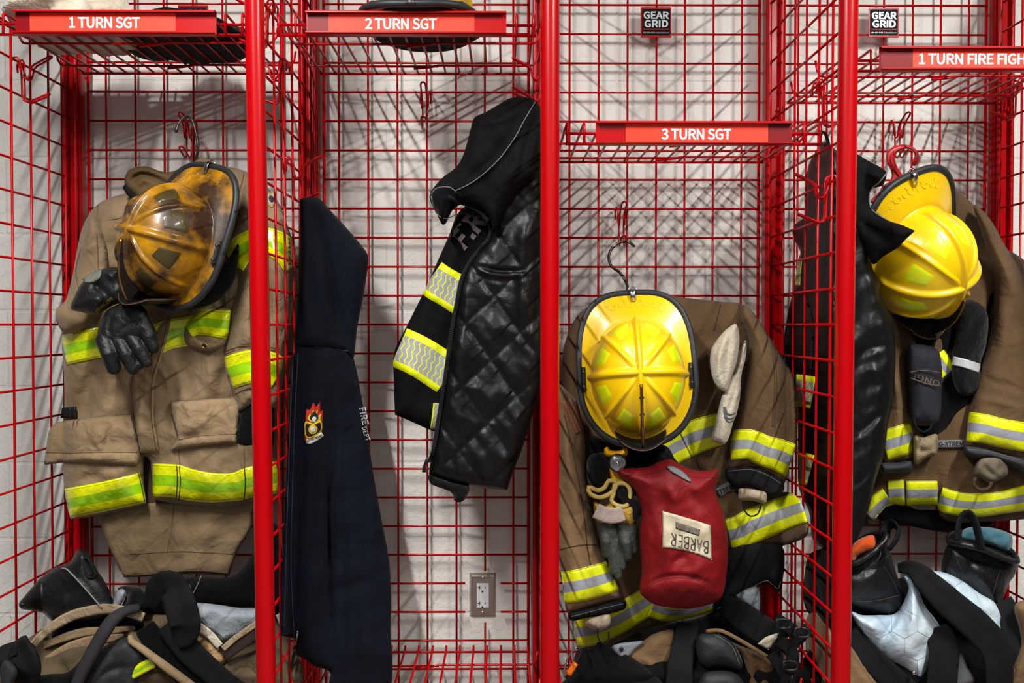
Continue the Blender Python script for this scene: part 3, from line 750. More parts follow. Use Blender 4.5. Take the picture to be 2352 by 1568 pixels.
# ================================================================== traditional fire helmets
def helmet(name, label, C, a, f, shell, patchm, scale=1.0, len_=0.178, wid=0.137, L0=0.135, W0=0.112, H=0.150, leather=None, roll_knobs=True, dark_under=True):
    """C: middle of the brim plane, a: direction of the crown, f: direction of the front"""
    a = Vector(a).normalized(); f = Vector(f); f = (f - a * f.dot(a)).normalized(); s = a.cross(f)
    M = Matrix((f, s, a)).transposed()
    C = Vector(C); T = lambda x, y, z: C + M @ (Vector((x, y, z)) * scale)
    t = thing(name, label, 'helmet', C)
    NA, ND, NB = 224, 64, 26
    ridges = [(k * 45, 0.0095 if k % 2 == 0 else 0.0064, 0.0068 if k % 2 == 0 else 0.0056) for k in range(8)]
    def dome(th, ph):     # ph 0 crown .. 1 base
        q = ph * math.pi / 2
        sr = math.sin(q) ** 0.90; cz = math.cos(q) ** 0.80 if math.cos(q) > 1e-6 else 0.0
        lx = L0 * sr * math.cos(th); ly = W0 * sr * math.sin(th); z = H * cz
        r = math.hypot(lx, ly); h = 0.0
        ang = math.degrees(math.atan2(ly / W0, lx / L0))
        for k, hh, ww in ridges:
            da = (ang - k + 180) % 360 - 180
            if abs(da) > 60: continue
            perp = r * math.sin(math.radians(da)); 
            fade = min(1, (1.0 - ph) / 0.10) if ph > 0.0 else 1
            if k % 90: fade *= min(1, ph / 0.25)
            h = max(h, hh * math.exp(-abs(perp / ww) ** 3.2) * max(0, fade))
        if ph < 0.1: h = max(h, 0.007 * math.exp(-(r / 0.012) ** 2))
        n = Vector((lx / L0 ** 2, ly / W0 ** 2, z / H ** 2)); n = n.normalized() if n.length > 1e-9 else Vector((0, 0, 1))
        return Vector((lx, ly, z)) + n * h
    def rim(th):
        c, sn = math.cos(th), math.sin(th)
        # brim: shorter in front, long and dropped behind
        ax = len_ * (0.90 if c > 0 else 1.17); p = 2.3 if c > 0 else 3.1
        r = (abs(c / ax) ** p + abs(sn / wid) ** p) ** (-1 / p)
        z = -0.012 * abs(sn) ** 2 - (0.030 * max(0, -c) ** 2) - 0.004 * max(0, c)
        return r * c, r * sn, z
    rows = []
    for i in range(ND + 1):
        rows.append([T(*dome(2 * math.pi * j / NA, max(0.0015, i / ND))) for j in range(NA)])
    for i in range(1, NB + 1):
        u = i / NB; row = []
        for j in range(NA):
            th = 2 * math.pi * j / NA; rx, ry, rz = rim(th); bx, by = L0 * math.cos(th), W0 * math.sin(th)
            g = 0.0 if u <= 0.12 else (u - 0.12) / 0.88
            zz = rz * g ** 1.3 - 0.002 * math.sin(math.pi * g)
            x = bx + (rx - bx) * u; y = by + (ry - by) * u
            row.append(T(x, y, zz))
        rows.append(row)
    # underside of the brim, then up inside the dome
    for i in range(12):
        u = 1 - i / 11; row = []
        for j in range(NA):
            th = 2 * math.pi * j / NA; rx, ry, rz = rim(th); bx, by = (L0 - 0.006) * math.cos(th), (W0 - 0.006) * math.sin(th)
            row.append(T(bx + (rx - bx) * u, by + (ry - by) * u, rz * u ** 1.3 - 0.004))
        rows.append(row)
    for i in range(1, 14):
        q = (1 - i / 13) * math.pi / 2
        rows.append([T((L0 - 0.006) * max(0.01, math.sin(q)) * math.cos(2 * math.pi * j / NA), (W0 - 0.006) * max(0.01, math.sin(q)) * math.sin(2 * math.pi * j / NA), (H - 0.01) * math.cos(q) - 0.004) for j in range(NA)])
    mb = MB(); mb.grid(rows, 0, None, wrapu=True); mb.build('helmet_shell', shell, t)
    # edge trim
    rimpts = [rim(2 * math.pi * j / 140) for j in range(140)]
    mb = MB(); mb.tube([T(x * 1.006, y * 1.006, z - 0.002) for x, y, z in rimpts], 0.0082 * scale, n=12, closed=True)
    mb.build('edge_trim', EDGE, t)
    # scrollwork embossed round the brim
    mb = MB()
    for k in range(-4, 5):
        th = math.pi + k * 0.235; rx, ry, rz = rim(th); bx, by = L0 * math.cos(th), W0 * math.sin(th)
        cx, cy = bx + (rx - bx) * 0.62, by + (ry - by) * 0.62; cz = rz * 0.52 - 0.0005
        R0 = 0.013 if abs(k) < 3 else 0.009
        for ss in (1, -1):
            pts = []
            for i in range(22):
                q = i / 21; an = th + ss * (q * 5.2 + 0.6); rr = R0 * (1 - q * 0.8)
                xx = cx + rr * math.cos(an) - math.sin(th) * ss * R0 * 0.7; yy = cy + rr * math.sin(an) + math.cos(th) * ss * R0 * 0.7
                t2 = math.atan2(yy / W0, xx / L0); rb = math.hypot(L0 * math.cos(t2), W0 * math.sin(t2)); r2 = rim(t2); uu = (math.hypot(xx, yy) - rb) / max(1e-6, math.hypot(r2[0], r2[1]) - rb)
                gg = min(1, max(0, (uu - 0.12) / 0.88)); pts.append(T(xx, yy, r2[2] * gg ** 1.3 - 0.002 * math.sin(math.pi * gg) + 0.0002))
            mb.tube(pts, 0.0010 * scale, n=6)
    mb.build('scrollwork', shell, t)
    # reflective patches, between the ridges
    for k in range(8):
        c0 = math.radians(22.5 + 45 * k)
        mb = MB(); G = []
        for i in range(9):
            u = i / 8; ph = 0.44 + 0.30 * u; half = (0.22 + 0.08 * u) * (1.0 - 0.10 * (0.5 - abs(u - 0.5)) * 0) ; row = []
            for j in range(9):
                v = j / 8 * 2 - 1; th = c0 + half * v * 0.80
                p = dome(th, ph + (0.02 * v * (1 if k % 2 else -1))); n = Vector((p.x / L0 ** 2, p.y / W0 ** 2, max(p.z, 0.01) / H ** 2)).normalized()
                e = 0.0012 if (0 < i < 8 and 0 < j < 8) else -0.001
                q = p + n * e; row.append(T(*q))
            G.append(row)
        mb.grid(G, 0, [[(i / 8, j / 8) for j in range(9)] for i in range(9)]); mb.build('reflective_patch', patchm, t)
    # front holder: a brass edged fin from the crown down to the leather front
    mb = MB(); brow = []; M0 = 26
    prof = []
    for i in range(M0):
        u = i / (M0 - 1); ph = 0.10 + 0.62 * u; p = dome(0, ph); n = Vector((p.x / L0 ** 2, 0, max(p.z, 0.004) / H ** 2)).normalized()
        hgt = 0.004 + 0.034 * u ** 1.5
        prof.append((p + n * 0.001, p + n * hgt))
    for sgn in (-1, 1):
        mb.grid([[T(q[0].x, sgn * 0.0035, q[0].z), T((q[0].x + q[1].x) / 2, sgn * 0.0030, (q[0].z + q[1].z) / 2), T(q[1].x, sgn * 0.0024, q[1].z)] for q in prof], 0, flip=(sgn > 0))
    mb.add([T(prof[-1][0].x, 0.0035, prof[-1][0].z), T(prof[-1][1].x, 0.0024, prof[-1][1].z), T(prof[-1][1].x, -0.0024, prof[-1][1].z), T(prof[-1][0].x, -0.0035, prof[-1][0].z)], [[0, 1, 2, 3]])
    for u in (5, 12, 19):
        for sgn in (-1, 1):
            p = prof[u]; q = (p[0] * 0.6 + p[1] * 0.4); mb.tube([T(q.x, sgn * 0.003, q.z), T(q.x, sgn * 0.0056, q.z)], 0.0022 * scale, n=8)
    fin = mb.build('front_holder', FINB, t, sharp=40)
    mb = MB(); mb.tube([T(q[1].x, 0, q[1].z) for q in prof], 0.0030 * scale, n=8); mb.build('brass_edge', BRASS, fin)
    # leather front, standing on the brim and leaning on the holder
    mb = MB(); G = []; NR, NC = 16, 20
    q = prof[-1][1]
    for i in range(NR):
        u = i / (NR - 1); row = []
        for j in range(NC):
            v = j / (NC - 1) * 2 - 1
            wv = 0.060 * (1 - 0.25 * u ** 2) + (0.004 if u > 0.9 else 0)
            xx = len_ * 0.84 + (q.x + 0.006 - len_ * 0.84) * u - 0.022 * abs(v) ** 2
            zz = 0.004 + (q.z + 0.004 - 0.004) * u * (1 - 0.10 * abs(v) ** 2) + 0.008 * (1 - abs(v) ** 2) * (u > 0.85)
            row.append((xx, v * wv, zz))
        G.append(row)
    fr = [[T(x + 0.0022, y, z) for x, y, z in r_] for r_ in G]; bk = [[T(x - 0.0022, y, z) for x, y, z in r_] for r_ in G]
    mb.grid(fr); mb.grid(bk, flip=True)
    ring = lambda g: g[0] + [r_[-1] for r_ in g[1:]] + g[-1][::-1][1:] + [r_[0] for r_ in g[::-1][1:-1]]
    R1, R2 = ring(fr), ring(bk); mb.grid([R1, R2], wrapu=True)
    front = mb.build('leather_front', leather or LEATH, t, sharp=50)
    mb = MB(); mb.tube(R1, 0.0011 * scale, n=6, closed=True); mb.build('front_binding', mat('worn_binding', srgb(92, 56, 40), rough=0.6), front)
    # side plates with two knobs
    for sgn in (-1, 1):
        mb = MB(); th = sgn * math.pi / 2; rx, ry, rz = rim(th)
        for k in range(9):
            pass
        y0 = ry * 0.93
        pts = [T(x, y0 * (1 - (x * 3.0) ** 2 * 0.2), rz + 0.005) for x in np.linspace(-0.030, 0.030, 7)]
        mb.tube(pts, 0.0085 * scale, n=8, flat=(M @ Vector((0, 0, 1)), 0.55))
        hp = mb.build('side_plate', EDGE, t)
        mb = MB()
        for x in (-0.018, 0.018): mb.tube([T(x, y0, rz + 0.006), T(x, y0, rz + 0.013), T(x, y0, rz + 0.015)], [0.0042 * scale, 0.0042 * scale, 0.0026 * scale], n=12)
        mb.build('plate_screw', DARKMET, hp)
    # clip for the hanging ring at the back of the brim
    mb = MB(); x0 = -len_ * 1.17
    mb.tube([T(x0 - 0.010, 0.0, -0.030), T(x0 - 0.009, 0.0, -0.020), T(x0 + 0.000, 0, -0.017), T(x0 + 0.022, 0, -0.017)], 0.0065 * scale, n=10, flat=(M @ Vector((0, 1, 0)), 0.25))
    clip = mb.build('rear_clip', METAL, t)
    mb = MB(); mb.tube([T(x0 - 0.009 + 0.010 * math.cos(v) * 0.8, 0.010 * math.sin(v), -0.033) for v in np.linspace(0, 2 * math.pi, 20)[:-1]], 0.0013 * scale, n=6, closed=True)
    mb.build('hanging_ring', METAL, clip)
    # dark padding inside and ear cover under the brim
    if dark_under:
        mb = MB(); rows = []
        for i in range(9):
            u = i / 8; rr = 1 - 0.15 * math.sin(u * math.pi / 2) ** 2
            rows.append([T((L0 - 0.010) * rr * math.cos(v) * (1 if u < 1 else 0.02), (W0 - 0.010) * rr * math.sin(v) * (1 if u < 1 else 0.02), -0.004 - 0.040 * u + 0.006 * math.sin(5 * v) * u) for v in np.linspace(0, 2 * math.pi, 49)[:-1]])
        mb.grid(rows, wrapu=True); mb.build('ear_cover', BLK, t)
    return t, T
EDGE = mat('black_rubber_edge', srgb(30, 32, 36), rough=0.5, col2=srgb(44, 46, 50), nscale=40, spec=0.4)
FINB = mat('black_enamel', srgb(22, 20, 22), rough=0.4)
YSH = mat('yellow_helmet_shell', srgb(236, 194, 0), rough=0.32, coat=0.38, col2=srgb(220, 168, 0), nscale=16, nlo=0.62, nhi=0.80, bump=0.04, bscale=80)
OSH = mat('sooty_amber_helmet_shell', srgb(204, 144, 12), rough=0.28, coat=0.5, col2=srgb(52, 30, 8), nscale=10, nlo=0.30, nhi=0.56, detail=12, bump=0.12, bscale=90, rough2=0.42)
RPAT = mat('lime_reflective_patch', srgb(214, 228, 10), rough=0.3, coat=0.5, bump=0.1, bscale=400)
OPAT = mat('sooted_reflective_patch', srgb(70, 60, 20), rough=0.4, coat=0.3, col2=srgb(58, 44, 20), nscale=30, bump=0.4, bscale=120)
# ================================================================== bay one: 1 TURN SGT
coat = thing('turnout_coat', 'tan firefighter coat with lime trim on a wire hanger behind the soot-stained helmet', 'coat', at(400, 1150, 2.25))
TO = Sheet([(440, 378), (500, 380), (560, 392), (610, 425), (655, 500), (672, 620), (660, 760), (648, 900), (645, 1030), (640, 1146, 1), (580, 1152), (520, 1163), (460, 1162), (400, 1156), (351, 1146, 1),
            (349, 1100), (346, 1062, 1), (332, 1048), (330, 1100), (337, 1158, 1), (280, 1172), (225, 1184), (162, 1193, 1), (152, 1150), (145, 1090), (146, 1000), (148, 900), (145, 830), (142, 780),
            (150, 700), (165, 640), (176, 580), (190, 520), (215, 478), (250, 455), (300, 440), (360, 410)],
           2.255, 0.060, 90, back=0.05, step=5.0, edge=0.45,
           folds=[([(200, 520), (215, 640), (190, 760)], 26, 0.016), ([(250, 520), (268, 640), (262, 700)], 30, -0.012), ([(226, 838), (204, 880), (180, 960)], 22, -0.018),
                  ([(190, 850), (170, 900)], 16, 0.010), ([(262, 850), (285, 920), (300, 1000)], 30, -0.014), ([(300, 840), (320, 800)], 20, -0.01), ([(450, 820), (440, 880), (460, 920)], 22, -0.008), ([(480, 830), (485, 900)], 18, 0.008),
                  ([(400, 830), (388, 880)], 16, 0.006), ([(520, 820), (510, 900)], 14, -0.010), ([(200, 1075), (260, 1090), (320, 1060)], 14, 0.010), ([(170, 1110), (230, 1085)], 10, -0.008),
                  ([(440, 1075), (460, 1060), (470, 1040)], 12, 0.007), ([(510, 1085), (530, 1060)], 14, -0.007), ([(560, 1100), (565, 1060)], 10, 0.008), ([(560, 410), (545, 500), (535, 560)], 16, -0.014), ([(585, 420), (590, 520)], 20, 0.014)],
           drape=[(10, 62, 240, 0.015, 3), (75, 50, 110, 0.007, 8), (-30, 36, 90, 0.005, 44, 1)])
TO.build('coat_body', TAN, coat)
seams(TO, [[(225, 470), (222, 560), (226, 640)], [(247, 505), (270, 502), (298, 492), (312, 478)], [(560, 400), (548, 450), (540, 470)], [(143, 968), (220, 958), (301, 950)], [(145, 972), (222, 962), (302, 954)],
           [(392, 921), (460, 918), (539, 912)], [(392, 926), (460, 923), (539, 917)], [(560, 1030), (562, 1075)], [(410, 1030), (414, 1072)]], coat, SEAMT)
LS = Sheet([(230, 520), (205, 500), (188, 560), (172, 640), (150, 690), (128, 712), (132, 742), (152, 766), (200, 752), (240, 700), (250, 600)], 2.20, 0.045, 45, back=0.03, step=5.0,
           folds=[([(215, 530), (200, 620), (180, 690)], 15, -0.010), ([(150, 720), (200, 712)], 12, -0.008), ([(160, 745), (200, 735)], 9, 0.006)], drape=[(15, 36, 120, 0.010, 4), (70, 26, 60, 0.005, 9)])
LS.build('sleeve', TAN, coat)
seams(LS, [[(222, 540), (226, 620), (222, 690)], [(186, 570), (174, 620), (180, 660)]], coat, SEAMT)
PL = Sheet([(392, 735), (372, 820), (357, 872), (354, 950), (362, 1010), (366, 1039, 1), (345, 1040), (323, 1045, 1), (312, 993), (302, 920), (301, 880), (312, 850), (350, 806), (360, 760), (376, 738)], (TO, 0.003), 0.009, 12, back=0.004, step=4.5,
           folds=[([(330, 1000), (350, 1020)], 8, -0.003), ([(318, 880), (345, 900)], 8, 0.002), ([(345, 840), (340, 960), (352, 1030)], 5, -0.0015)], drape=[(80, 30, 40, 0.0025, 6)])
PL.build('front_placket', TANL, coat)
seams(PL, [[(385, 740), (365, 822), (350, 872), (347, 950), (355, 1010), (359, 1034)]], coat, SEAMT)
# chest and hem trim
strip(TO, [(146, 804), (190, 794), (240, 785), (290, 788), (345, 787)], 70, 'reflective_trim', TRIM_LIME, coat)
strip(TO, [(345, 787), (385, 769), (432, 760), (520, 745)], 68, 'reflective_trim', TRIM_LIME, coat)
strip(TO, [(152, 1157), (200, 1148), (240, 1140), (290, 1129), (329, 1119)], [70, 68, 70], 'reflective_trim', TRIM_LIME, coat, off=0.004)
strip(TO, [(350, 1102), (376, 1103), (404, 1105), (440, 1114), (490, 1120), (545, 1117), (575, 1107), (640, 1096)], [76, 76, 70, 64, 70, 74], 'reflective_trim', TRIM_LIME, coat, off=0.004)
seams(TO, [[(412, 1070), (414, 1110), (410, 1150)], [(406, 1069), (407, 1108), (404, 1148)], [(561, 1074), (563, 1110), (560, 1150)], [(318, 1086), (326, 1120), (332, 1152)]], coat, mat('dark_thread', srgb(60, 58, 20), rough=0.8), name='trim_stitching', off=0.0052)
# rolled strap with its own trim
RL = Sheet([(426, 752), (440, 728), (470, 710), (531, 709, 1), (526, 760), (517, 790), (495, 804), (468, 806), (432, 794), (423, 775)], (TO, 0.004), 0.030, 22, back=0.01, step=4,
           folds=[([(430, 790), (470, 800), (510, 790)], 6, 0.006), ([(440, 772), (470, 786), (500, 790)], 4, -0.006)])
rr = RL.build('rolled_flap', TANL, coat)
strip(RL, [(428, 752), (448, 742), (475, 740), (500, 743), (528, 746)], [52, 58, 62, 66], 'flap_trim', TRIM_LIME, rr)
mb = MB(); P = RL.P(470, 794); mb.tube([P + Vector((0.005 * math.cos(a), -0.001, 0.005 * math.sin(a))) for a in np.linspace(0, 6.283, 17)[:-1]], 0.0018, n=8, closed=True); mb.build('grommet', BRASS, rr)
mb = MB(); mb.tube([P + Vector((0, 0.001, 0)), P + Vector((0, -0.0006, 0))], 0.005, n=14); mb.build('grommet_hole', mat('hole_black', srgb(8, 8, 8), rough=0.9), rr)
# pocket flaps
for out, sm, fl in (([(143, 967), (220, 958), (301, 951, 1), (309, 985), (322, 1044), (317, 1069, 1), (215, 1062), (150, 1062), (101, 1068, 1), (109, 1008), (118, 980)],
                     [[(106, 1038), (160, 1040), (240, 1038), (316, 1038)]], [([(254, 975), (247, 1000), (243, 1030)], 7, -0.006), ([(232, 975), (225, 1030)], 18, 0.004)]),
                    ([(392, 922, 1), (460, 918), (540, 912, 1), (552, 932), (547, 980), (543, 1018, 1), (483, 1022), (419, 1030), (388, 1035, 1), (406, 1010), (403, 986), (394, 950)],
                     [[(410, 1010), (457, 1001), (545, 996)], [(393, 950), (402, 985), (408, 1008)]], [([(412, 1000), (440, 1002), (460, 995)], 9, -0.006), ([(430, 940), (480, 935)], 12, 0.004), ([(470, 960), (475, 990)], 18, 0.005)])):
    PF = Sheet(out, (TO, 0.006), 0.016, 12, back=0.004, step=4.5, folds=fl + [(s_, 4, -0.004) for s_ in sm[:1]], drape=[(30, 50, 60, 0.003, 5)])
    pf = PF.build('pocket_flap', TANL, coat); seams(PF, sm, pf, SEAMT)
# collar
CL = Sheet([(288, 404), (300, 388), (334, 382), (382, 395), (440, 385), (520, 392), (500, 430), (400, 440), (340, 452), (318, 458), (300, 442), (287, 424)], 2.235, 0.03, 16, back=0.03, step=4,
           folds=[([(295, 425), (320, 400), (350, 405), (385, 425)], 7, -0.018), ([(300, 395), (340, 392), (380, 402)], 8, 0.008), ([(318, 430), (330, 412), (345, 420)], 5, 0.008)])
CL.build('collar', mat('brown_corduroy_collar', srgb(104, 84, 56), rough=0.9, col2=srgb(76, 60, 40), nscale=12, bump=0.4, bscale=350, spec=0.2), coat)
mb = MB(); px_tube([(286, 428, 2.20), (298, 446, 2.19), (318, 462, 2.19)], 0.007, mb, flat=((0, 0, 1), 0.5)); mb.build('collar_closure', BLKW, coat)
LPP = Sheet([(440, 386), (448, 370), (466, 363), (488, 370), (500, 388), (470, 396)], 2.23, 0.014, 12, step=3, folds=[([(468, 366), (466, 392)], 5, -0.006)])
LPP.build('hanger_loop', TAN, coat)
# right sleeve, folded at the elbow, passing behind the left front post
RS = Sheet([(560, 430), (600, 425), (640, 470), (668, 540), (680, 600), (676, 680), (664, 760), (646, 860), (640, 925), (620, 940), (590, 930), (552, 945), (541, 920), (530, 889), (518, 850), (514, 812), (519, 770),
            (532, 700), (545, 650), (540, 615), (520, 582), (521, 555), (545, 505)], lambda x, y: np.maximum(2.205, 0.520 * F / (1160 - np.asarray(x, float))), 0.055, 60, back=0.03, step=5,
           folds=[([(540, 620), (575, 600), (600, 640)], 14, -0.012), ([(548, 640), (560, 720), (550, 800)], 22, 0.014), ([(575, 500), (560, 540)], 14, 0.012), ([(600, 640), (590, 760)], 18, -0.012), ([(520, 815), (545, 800), (580, 796)], 5, -0.006),
                  ([(560, 900), (575, 885), (620, 880)], 5, 0.004), ([(545, 925), (565, 900), (620, 895)], 5, -0.006)], drape=[(5, 44, 170, 0.012, 12), (70, 34, 70, 0.006, 9)])
rs = RS.build('sleeve', TAN, coat)
strip(RS, [(531, 604), (552, 575), (585, 556), (620, 556), (655, 575), (680, 608)], [66, 62, 64, 60], 'sleeve_trim', TRIM_LIME, rs)
strip(RS, [(524, 857), (550, 848), (580, 842), (615, 845), (642, 858)], 76, 'sleeve_trim', TRIM_LIME, rs)
seams(RS, [[(516, 808), (545, 797), (580, 793), (640, 800)], [(517, 814), (545, 803), (580, 799), (640, 806)], [(540, 905), (575, 890), (640, 880)]], rs, SEAMT)
WR = Sheet([(560, 925), (578, 905), (612, 905), (628, 920), (626, 1026), (590, 1031), (545, 1020), (541, 1012), (548, 975)], 2.20, 0.02, 20, back=0.02, step=4.5, folds=[([(580, 960), (585, 1020)], 8, -0.01)])
WR.build('knit_cuff', BLK, coat)
PT = Sheet([(619, 440), (631, 446), (634, 464), (624, 478), (616, 466), (614, 450)], (RS, 0.001), 0.003, 3, step=2.5)
pt = PT.build('sleeve_patch', mat('patch_tan', srgb(170, 146, 112), rough=0.8), coat, label='round badge in blue and cream')
Sheet([(620, 449), (629, 453), (630, 462), (622, 464), (617, 456)], (PT, 0.0008), 0.001, 2, step=2).build('patch_emblem', mat('patch_blue', srgb(24, 34, 66), rough=0.7), pt)
# black side tab and tail
SD = Sheet([(142, 936, 1), (176, 933, 1), (177, 958, 1), (139, 960, 1)], (TO, 0.012), 0.006, 6, step=3); sd = SD.build('waist_tab', BLKW, coat)
mb = MB(); 
for xx in (161, 172): px_tube([(xx, 934, 2.17), (xx, 958, 2.17)], 0.0018, mb)
mb.build('tab_slider', FINB, sd)
TL = Sheet([(222, 1150), (300, 1150), (450, 1150), (640, 1130), (585, 1170), (575, 1215), (545, 1268), (526, 1322, 1), (450, 1317), (380, 1321), (285, 1326, 1), (262, 1280), (240, 1230)], 2.285, 0.012, 12, back=0.01, step=5, 
           folds=[([(392, 1190), (385, 1250), (378, 1310)], 14, -0.012), ([(400, 1180), (410, 1260)], 22, 0.008), ([(300, 1200), (310, 1290)], 30, 0.006), ([(490, 1200), (480, 1260)], 26, 0.006)], drape=[(20, 50, 150, 0.010, 3), (80, 30, 80, 0.003, 5)])
tl = TL.build('coat_tail', TAN, coat)
seams(TL, [[(240, 1222), (264, 1278), (288, 1318), (380, 1314), (450, 1310), (520, 1315)], [(300, 1272), (400, 1266), (460, 1268), (536, 1272)], [(400, 1150), (395, 1210), (384, 1270)]], tl, SEAMT)

IL = Sheet([(318, 1030), (372, 1030), (372, 1160), (330, 1170), (316, 1120)], 2.285, 0.006, 12, step=5); IL.build('inner_lining', SEAMB, coat)
hangw = MB(); px_tube([(404, 304, 2.33), (410, 284, 2.335), (425, 268, 2.34), (440, 274, 2.34), (449, 300, 2.34), (455, 335, 2.33), (449, 372, 2.30), (448, 392, 2.28)], 0.0036, hangw, n=10)
px_tube([(448, 390, 2.27), (350, 430, 2.27), (220, 500, 2.27)], 0.003, hangw); px_tube([(448, 390, 2.27), (540, 420, 2.27), (640, 480, 2.27)], 0.003, hangw)
o = hangw.build('wire_hanger', DARKMET); tag(o, 'heavy bare wire hanger hooked above the tan coat', 'clothes hanger')

h, T = helmet('fire_helmet', 'soot-stained amber fire helmet hanging over the tan coat', at(411, 560, 2.10), (-0.47, -0.87, 0.16), (-0.18, 0.10, -1.0), OSH, OPAT, scale=0.925)
# strap and dark padding hanging below the helmet
SP = Sheet([(345, 655), (400, 640), (470, 650), (520, 600), (548, 560), (540, 640), (500, 690), (440, 712), (380, 712), (350, 695)], 2.12, 0.03, 24, step=5, folds=[([(370, 690), (440, 700), (500, 670)], 10, 0.012)])
SP.build('ear_flap', BLK, h)

# gloves
GL = mat('black_glove_leather', srgb(11, 14, 15), rough=0.5, col2=srgb(22, 26, 27), nscale=22, bump=0.3, bscale=180, wr=0.4, wrs=22, spec=0.4)
def glove_fingers(mb, Y, fingers, k=1.0):
    for (x0, y0, x1, y1, w0, w1, dy) in fingers:
        Pp = [at(x0, y0, Y), at((x0 + x1) / 2, (y0 + y1) / 2, Y - dy), at(x1, y1, Y - dy * 0.2)]
        capsule(mb, Pp, [w0 / F * Y, (w0 + w1) / 2 / F * Y, w1 / F * Y])
def blob_sheet(mb, S_): S_.build('x', None, None, mb=mb)
mb = MB()
G1 = Sheet([(226, 750), (244, 715), (268, 700), (300, 688), (330, 704), (346, 735), (362, 768), (345, 775), (300, 784), (262, 790), (236, 788), (224, 774)], 2.07, 0.026, 34, step=4.5, folds=[([(258, 712), (250, 760), (262, 780)], 6, -0.005), ([(262, 772), (300, 745), (330, 735)], 6, -0.006)])
blob_sheet(mb, G1)
glove_fingers(mb, 2.065, [(241, 780, 262, 846, 21, 16, 0.014), (274, 782, 306, 848, 18, 14, 0.012), (300, 770, 338, 832, 17, 13, 0.010), (330, 748, 354, 800, 17, 13, 0.006), (296, 800, 320, 838, 15, 12, -0.006)])
g = mb.build('leather_glove', GL); fuse(g, 0.0022, 3); tag(g, 'black leather glove hanging fingers down below the soot-stained helmet', 'glove', 'black leather gloves')
mb = MB()
G2 = Sheet([(236, 618), (255, 613), (274, 616), (281, 640), (296, 660), (300, 690), (262, 700), (222, 722), (185, 716), (162, 708), (172, 678), (188, 650), (210, 632)], 2.075, 0.034, 30, step=4.5,
           folds=[([(240, 620), (262, 640), (278, 650)], 6, 0.008), ([(205, 650), (240, 670), (250, 690)], 9, -0.009), ([(190, 690), (222, 688), (240, 700)], 8, 0.008), ([(222, 640), (226, 668)], 6, -0.006)], drape=[(60, 26, 60, 0.006, 31)])
g2 = G2.build('leather_glove', GL); tag(g2, 'black leather glove cuff up with a grey patch, left of the helmet', 'glove', 'black leather gloves')
gp = Sheet([(188, 640, 1), (210, 626), (234, 615, 1), (232, 634), (222, 646), (210, 650), (196, 650, 1)], (G2, 0.0015), 0.003, 4, step=3, drape=[(0, 10, 60, 0.001, 3)]); gp.build('wrist_patch', mat('worn_grey_patch', srgb(118, 118, 106), rough=0.8, col2=srgb(90, 92, 84), nscale=60, bump=0.5, bscale=200), g2)
decal_text(G2, 'gloves.com', 220, 716, 258, 684, 9, mat('ochre_lettering', srgb(150, 130, 30), rough=0.7), g2, bold=0.01)
# snap clip holding the gloves
mb = MB(); px_tube([(284, 606, 2.06), (287, 624, 2.055), (282, 640, 2.055)], [0.003, 0.0042, 0.003], mb); px_tube([(279, 644, 2.055), (286, 650, 2.055), (288, 640, 2.055), (282, 634, 2.055)], 0.0016, mb, closed=True)
px_tube([(284, 604, 2.06), (281, 590, 2.06)], 0.0022, mb)
o = mb.build('snap_clip', METAL); tag(o, 'small bright metal snap clip beside the helmet, above the gloves', 'clip')
# ---- things on the top shelf of bay one
def lump(name, label, cat, C, R, m, seed=1, amp=0.25, floor=None, rot=0.0, nz=6.0, group=None, parent=None, dent=0.0):
    """soft crumpled cloth lying on a shelf"""
    P1 = Perlin(seed); P2 = Perlin(seed + 5); mb = MB(); nu, nv = 56, 32; rows = []
    for i in range(nv + 1):
        ph = -math.pi / 2 + math.pi * i / nv; row = []
        for j in range(nu):
            th = 2 * math.pi * j / nu; c = math.cos(ph)
            x, y, z = c * math.cos(th), c * math.sin(th), math.sin(ph)
            k = 1 + amp * float(P1(np.array(x * 1.7 + 5), np.array(y * 1.7 + z * 2.0 + 5))) * 1.6 + amp * 0.45 * float(P2(np.array(x * nz + 9 + z * 2), np.array(y * nz * 0.6 + 9)))
            zz = math.copysign(abs(z) ** 0.8, z)
            px_, py_, pz = x * R[0] * k, y * R[1] * k, zz * R[2] * k - dent * math.exp(-(x * x + y * y) * 6) * (z > 0)
            row.append((C[0] + px_ * math.cos(rot) - py_ * math.sin(rot), C[1] + px_ * math.sin(rot) + py_ * math.cos(rot), max(C[2] + pz, floor if floor is not None else -9)))
        rows.append(row)
    mb.grid(rows, wrapu=True, flip=True); o = mb.build(name, m, parent)
    if parent is None: tag(o, label, cat, group)
    return o
BLKK = mat('black_knit', srgb(12, 13, 14), rough=0.95, sheen=0.1, bump=0.8, bscale=260, wr=0.5, wrs=30, spec=0.15)
zt = ZS[0] + 0.0035
c = at(150, 14, 2.08)
lump('knit_hood', 'white knit hood crumpled on the shelf above the 1 TURN SGT sign', 'hood', (at(175, 60, 2.15).x, 2.12, zt + 0.038), (0.125, 0.155, 0.055), CREAM, 11, 0.35, floor=zt, rot=0.3, dent=0.035)
lump('knit_cloth', 'black knit cloth beside the white hood on the top left shelf', 'cloth', (at(425, 60, 2.18).x, 2.19, zt + 0.024), (0.155, 0.155, 0.032), BLKK, 14, 0.3, floor=zt, rot=-0.2)
lump('work_glove', 'black work glove lying on top of the white hood, left shelf', 'glove', (at(225, 10, 2.15).x, 2.13, zt + 0.082), (0.045, 0.09, 0.020), BLKK, 19, 0.25, rot=0.5)

